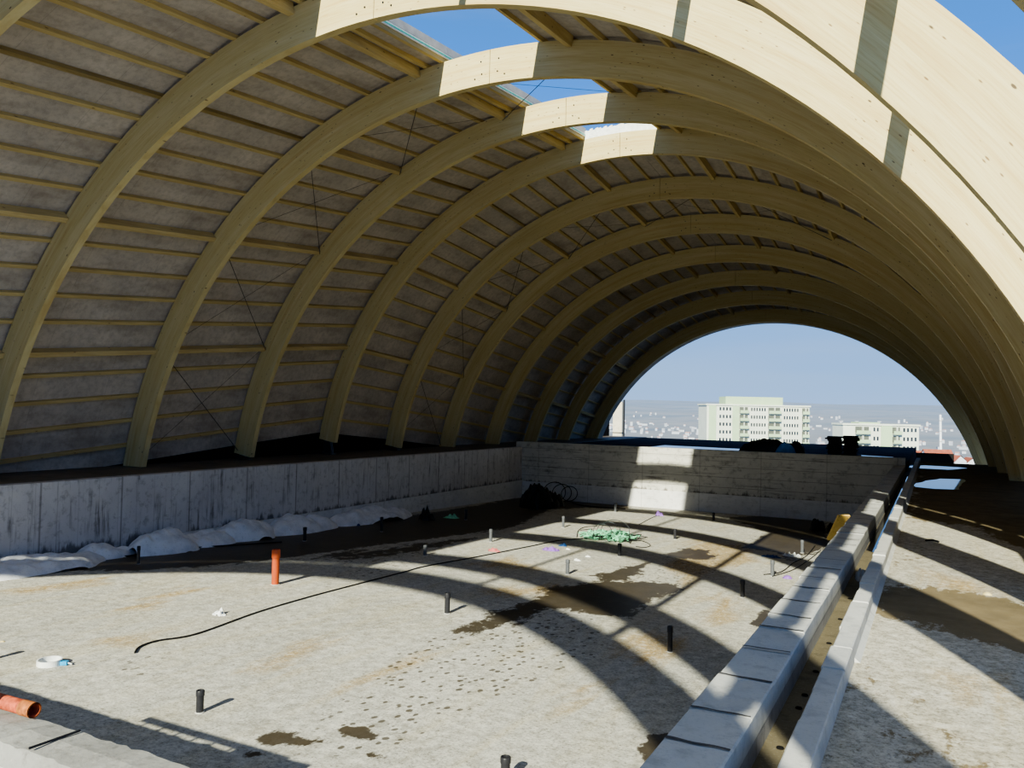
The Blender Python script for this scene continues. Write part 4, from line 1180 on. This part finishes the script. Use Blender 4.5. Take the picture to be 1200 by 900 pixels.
def land_mat():
    t = NT('haze_tinted_land'); v = t.coord('Object')
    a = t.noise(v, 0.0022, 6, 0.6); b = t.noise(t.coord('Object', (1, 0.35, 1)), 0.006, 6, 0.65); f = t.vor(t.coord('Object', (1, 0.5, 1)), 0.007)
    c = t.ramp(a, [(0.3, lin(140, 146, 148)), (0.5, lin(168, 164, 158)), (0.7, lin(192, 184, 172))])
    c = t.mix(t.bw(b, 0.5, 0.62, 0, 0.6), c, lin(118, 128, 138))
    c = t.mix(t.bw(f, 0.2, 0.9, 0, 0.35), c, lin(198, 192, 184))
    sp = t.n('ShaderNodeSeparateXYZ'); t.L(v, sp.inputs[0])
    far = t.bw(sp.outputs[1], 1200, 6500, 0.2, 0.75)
    c = t.mix(far, c, lin(146, 164, 190))  # distance haze painted in: colour shifts to blue-grey farther out
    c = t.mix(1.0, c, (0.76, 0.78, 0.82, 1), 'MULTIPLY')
    t.color(c); t.rough(1.0); t.b.inputs['Specular IOR Level'].default_value = 0
    return t.m
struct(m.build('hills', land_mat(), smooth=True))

# the town on the plain, house by house
M['town_wall'] = plain('haze_tinted_wall', lin(176, 180, 190), 1, 0, 0.06, 0.5)  # distance haze mixed into the wall colour
M['town_roof'] = plain('haze_tinted_tile', lin(176, 146, 142), 1, 0, 0.2, 0.2)  # haze mixed into the tile colour too
hm = []
placed = []
for variant in range(4):
    mb = MB(); W, D, H = [(9, 8, 6), (14, 9, 9), (26, 14, 8), (10, 10, 16)][variant]
    mb.cur = 0; mb.box((-W / 2, -D / 2, -2), (W / 2, D / 2, H))
    mb.cur = 1
    if variant < 2:
        b = len(mb.v); mb.v += [(-W / 2 - .4, -D / 2 - .4, H), (W / 2 + .4, -D / 2 - .4, H), (W / 2 + .4, D / 2 + .4, H), (-W / 2 - .4, D / 2 + .4, H), (-W / 2 - .4, 0, H + 3), (W / 2 + .4, 0, H + 3)]
        for f in ((0, 1, 5, 4), (2, 3, 4, 5), (1, 2, 5), (3, 0, 4)): mb.face([b + k for k in f])
    else:
        mb.box((-W / 2 - .3, -D / 2 - .3, H), (W / 2 + .3, D / 2 + .3, H + 0.8))
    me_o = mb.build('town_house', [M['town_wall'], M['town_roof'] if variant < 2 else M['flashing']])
    hm.append(me_o.data); bpy.data.objects.remove(me_o)
rs = random.Random(11)
cnt = 0
names = ['small white gabled house in the distant town below the hills', 'larger white gabled house in the distant town below the hills',
         'long low pale shed in the distant town below the hills', 'pale tower block in the distant town below the hills']
while cnt < 290:
    px = rs.uniform(700, 1140); depth = rs.choice([rs.uniform(900, 1600), rs.uniform(1500, 3200), rs.uniform(1200, 4200)])
    d = ray(px, 480); d.z = 0; d.normalize(); p = d * depth
    dens = mnoise.noise(Vector((p.x / 420, p.y / 700, 3)))
    if dens < -0.05: continue
    if any((p.x - q[0]) ** 2 + (p.y - q[1]) ** 2 < 46 ** 2 for q in placed): continue
    placed.append((p.x, p.y))
    v = rs.choice([0, 0, 0, 1, 1, 2, 2, 3]) if depth > 1500 else rs.choice([0, 0, 1, 0])
    o = bpy.data.objects.new('town_house', hm[v]); COL.objects.link(o)
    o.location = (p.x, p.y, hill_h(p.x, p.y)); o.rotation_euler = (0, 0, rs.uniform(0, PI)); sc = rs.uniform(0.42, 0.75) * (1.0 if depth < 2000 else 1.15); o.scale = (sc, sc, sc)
    tag(o, names[v], 'house', ['small town houses', 'large town houses', 'town sheds', 'town tower blocks'][v] + ' in the distance')
    cnt += 1

# ------------------------------------------------------------------ light
sun = bpy.data.lights.new('sun', 'SUN'); sun.energy = 6.4; sun.angle = R_(0.6); sun.color = (0.97, 0.97, 0.78)
so = bpy.data.objects.new('sun', sun); COL.objects.link(so)
sd = Vector((math.sin(SUN_AZ) * math.cos(SUN_EL), math.cos(SUN_AZ) * math.cos(SUN_EL), -math.sin(SUN_EL)))
so.rotation_euler = sd.to_track_quat('-Z', 'Y').to_euler(); so.location = (-10, -30, 30)
w = bpy.data.worlds.new('sky'); scene.world = w; w.use_nodes = True
nt = w.node_tree; bg = nt.nodes['Background']
tc = nt.nodes.new('ShaderNodeTexCoord'); sp = nt.nodes.new('ShaderNodeSeparateXYZ'); nt.links.new(tc.outputs['Generated'], sp.inputs[0])
mr = nt.nodes.new('ShaderNodeMapRange'); mr.inputs['From Min'].default_value = -0.02; mr.inputs['From Max'].default_value = 1.0
nt.links.new(sp.outputs[2], mr.inputs['Value'])
rp_ = nt.nodes.new('ShaderNodeValToRGB'); cr = rp_.color_ramp
for k, (p_, c_) in enumerate([(0.0, lin(158, 186, 226)), (0.06, lin(140, 178, 226)), (0.16, lin(114, 166, 230)), (0.40, lin(72, 138, 226)), (0.55, lin(78, 122, 186)), (0.72, lin(92, 116, 150)), (1.0, lin(92, 110, 136))]):
    e = cr.elements[k] if k < 2 else cr.elements.new(p_)
    e.position = p_; e.color = c_
nt.links.new(mr.outputs[0], rp_.inputs['Fac'])
# thin haze streaks low in the sky
mp = nt.nodes.new('ShaderNodeMapping'); mp.inputs['Scale'].default_value = (1.5, 1.5, 14)
nt.links.new(tc.outputs['Generated'], mp.inputs['Vector'])
nz = nt.nodes.new('ShaderNodeTexNoise'); nz.inputs['Scale'].default_value = 1.3; nz.inputs['Detail'].default_value = 5; nt.links.new(mp.outputs[0], nz.inputs['Vector'])
m1 = nt.nodes.new('ShaderNodeMapRange'); m1.inputs['From Min'].default_value = 0.5; m1.inputs['From Max'].default_value = 0.8; m1.inputs['To Max'].default_value = 0.25; nt.links.new(nz.outputs['Fac'], m1.inputs['Value'])
mx = nt.nodes.new('ShaderNodeMix'); mx.data_type = 'RGBA'; nt.links.new(m1.outputs[0], mx.inputs[0]); nt.links.new(rp_.outputs[0], mx.inputs[6]); mx.inputs[7].default_value = lin(176, 194, 220)
nt.links.new(mx.outputs[2], bg.inputs['Color']); bg.inputs['Strength'].default_value = 0.86

# ------------------------------------------------------------------ camera
cam = bpy.data.cameras.new('camera'); co = bpy.data.objects.new('camera', cam); COL.objects.link(co)
cam.sensor_width = 36; cam.sensor_fit = 'HORIZONTAL'; cam.lens = 36 * F_PX / 1200; cam.clip_start = 0.05; cam.clip_end = 20000
co.matrix_world = Matrix(((rgt.x, up.x, -fwd.x, 0), (rgt.y, up.y, -fwd.y, 0), (rgt.z, up.z, -fwd.z, 0), (0, 0, 0, 1)))
scene.camera = co
scene.view_settings.view_transform = 'AgX'
scene.view_settings.look = 'AgX - Medium High Contrast'
scene.view_settings.exposure = 0.5
scene.view_settings.gamma = 1.09
scene.cycles.max_bounces = 10; scene.cycles.diffuse_bounces = 6
scene.cycles.use_denoising = True
for m_ in bpy.data.meshes: m_.update()
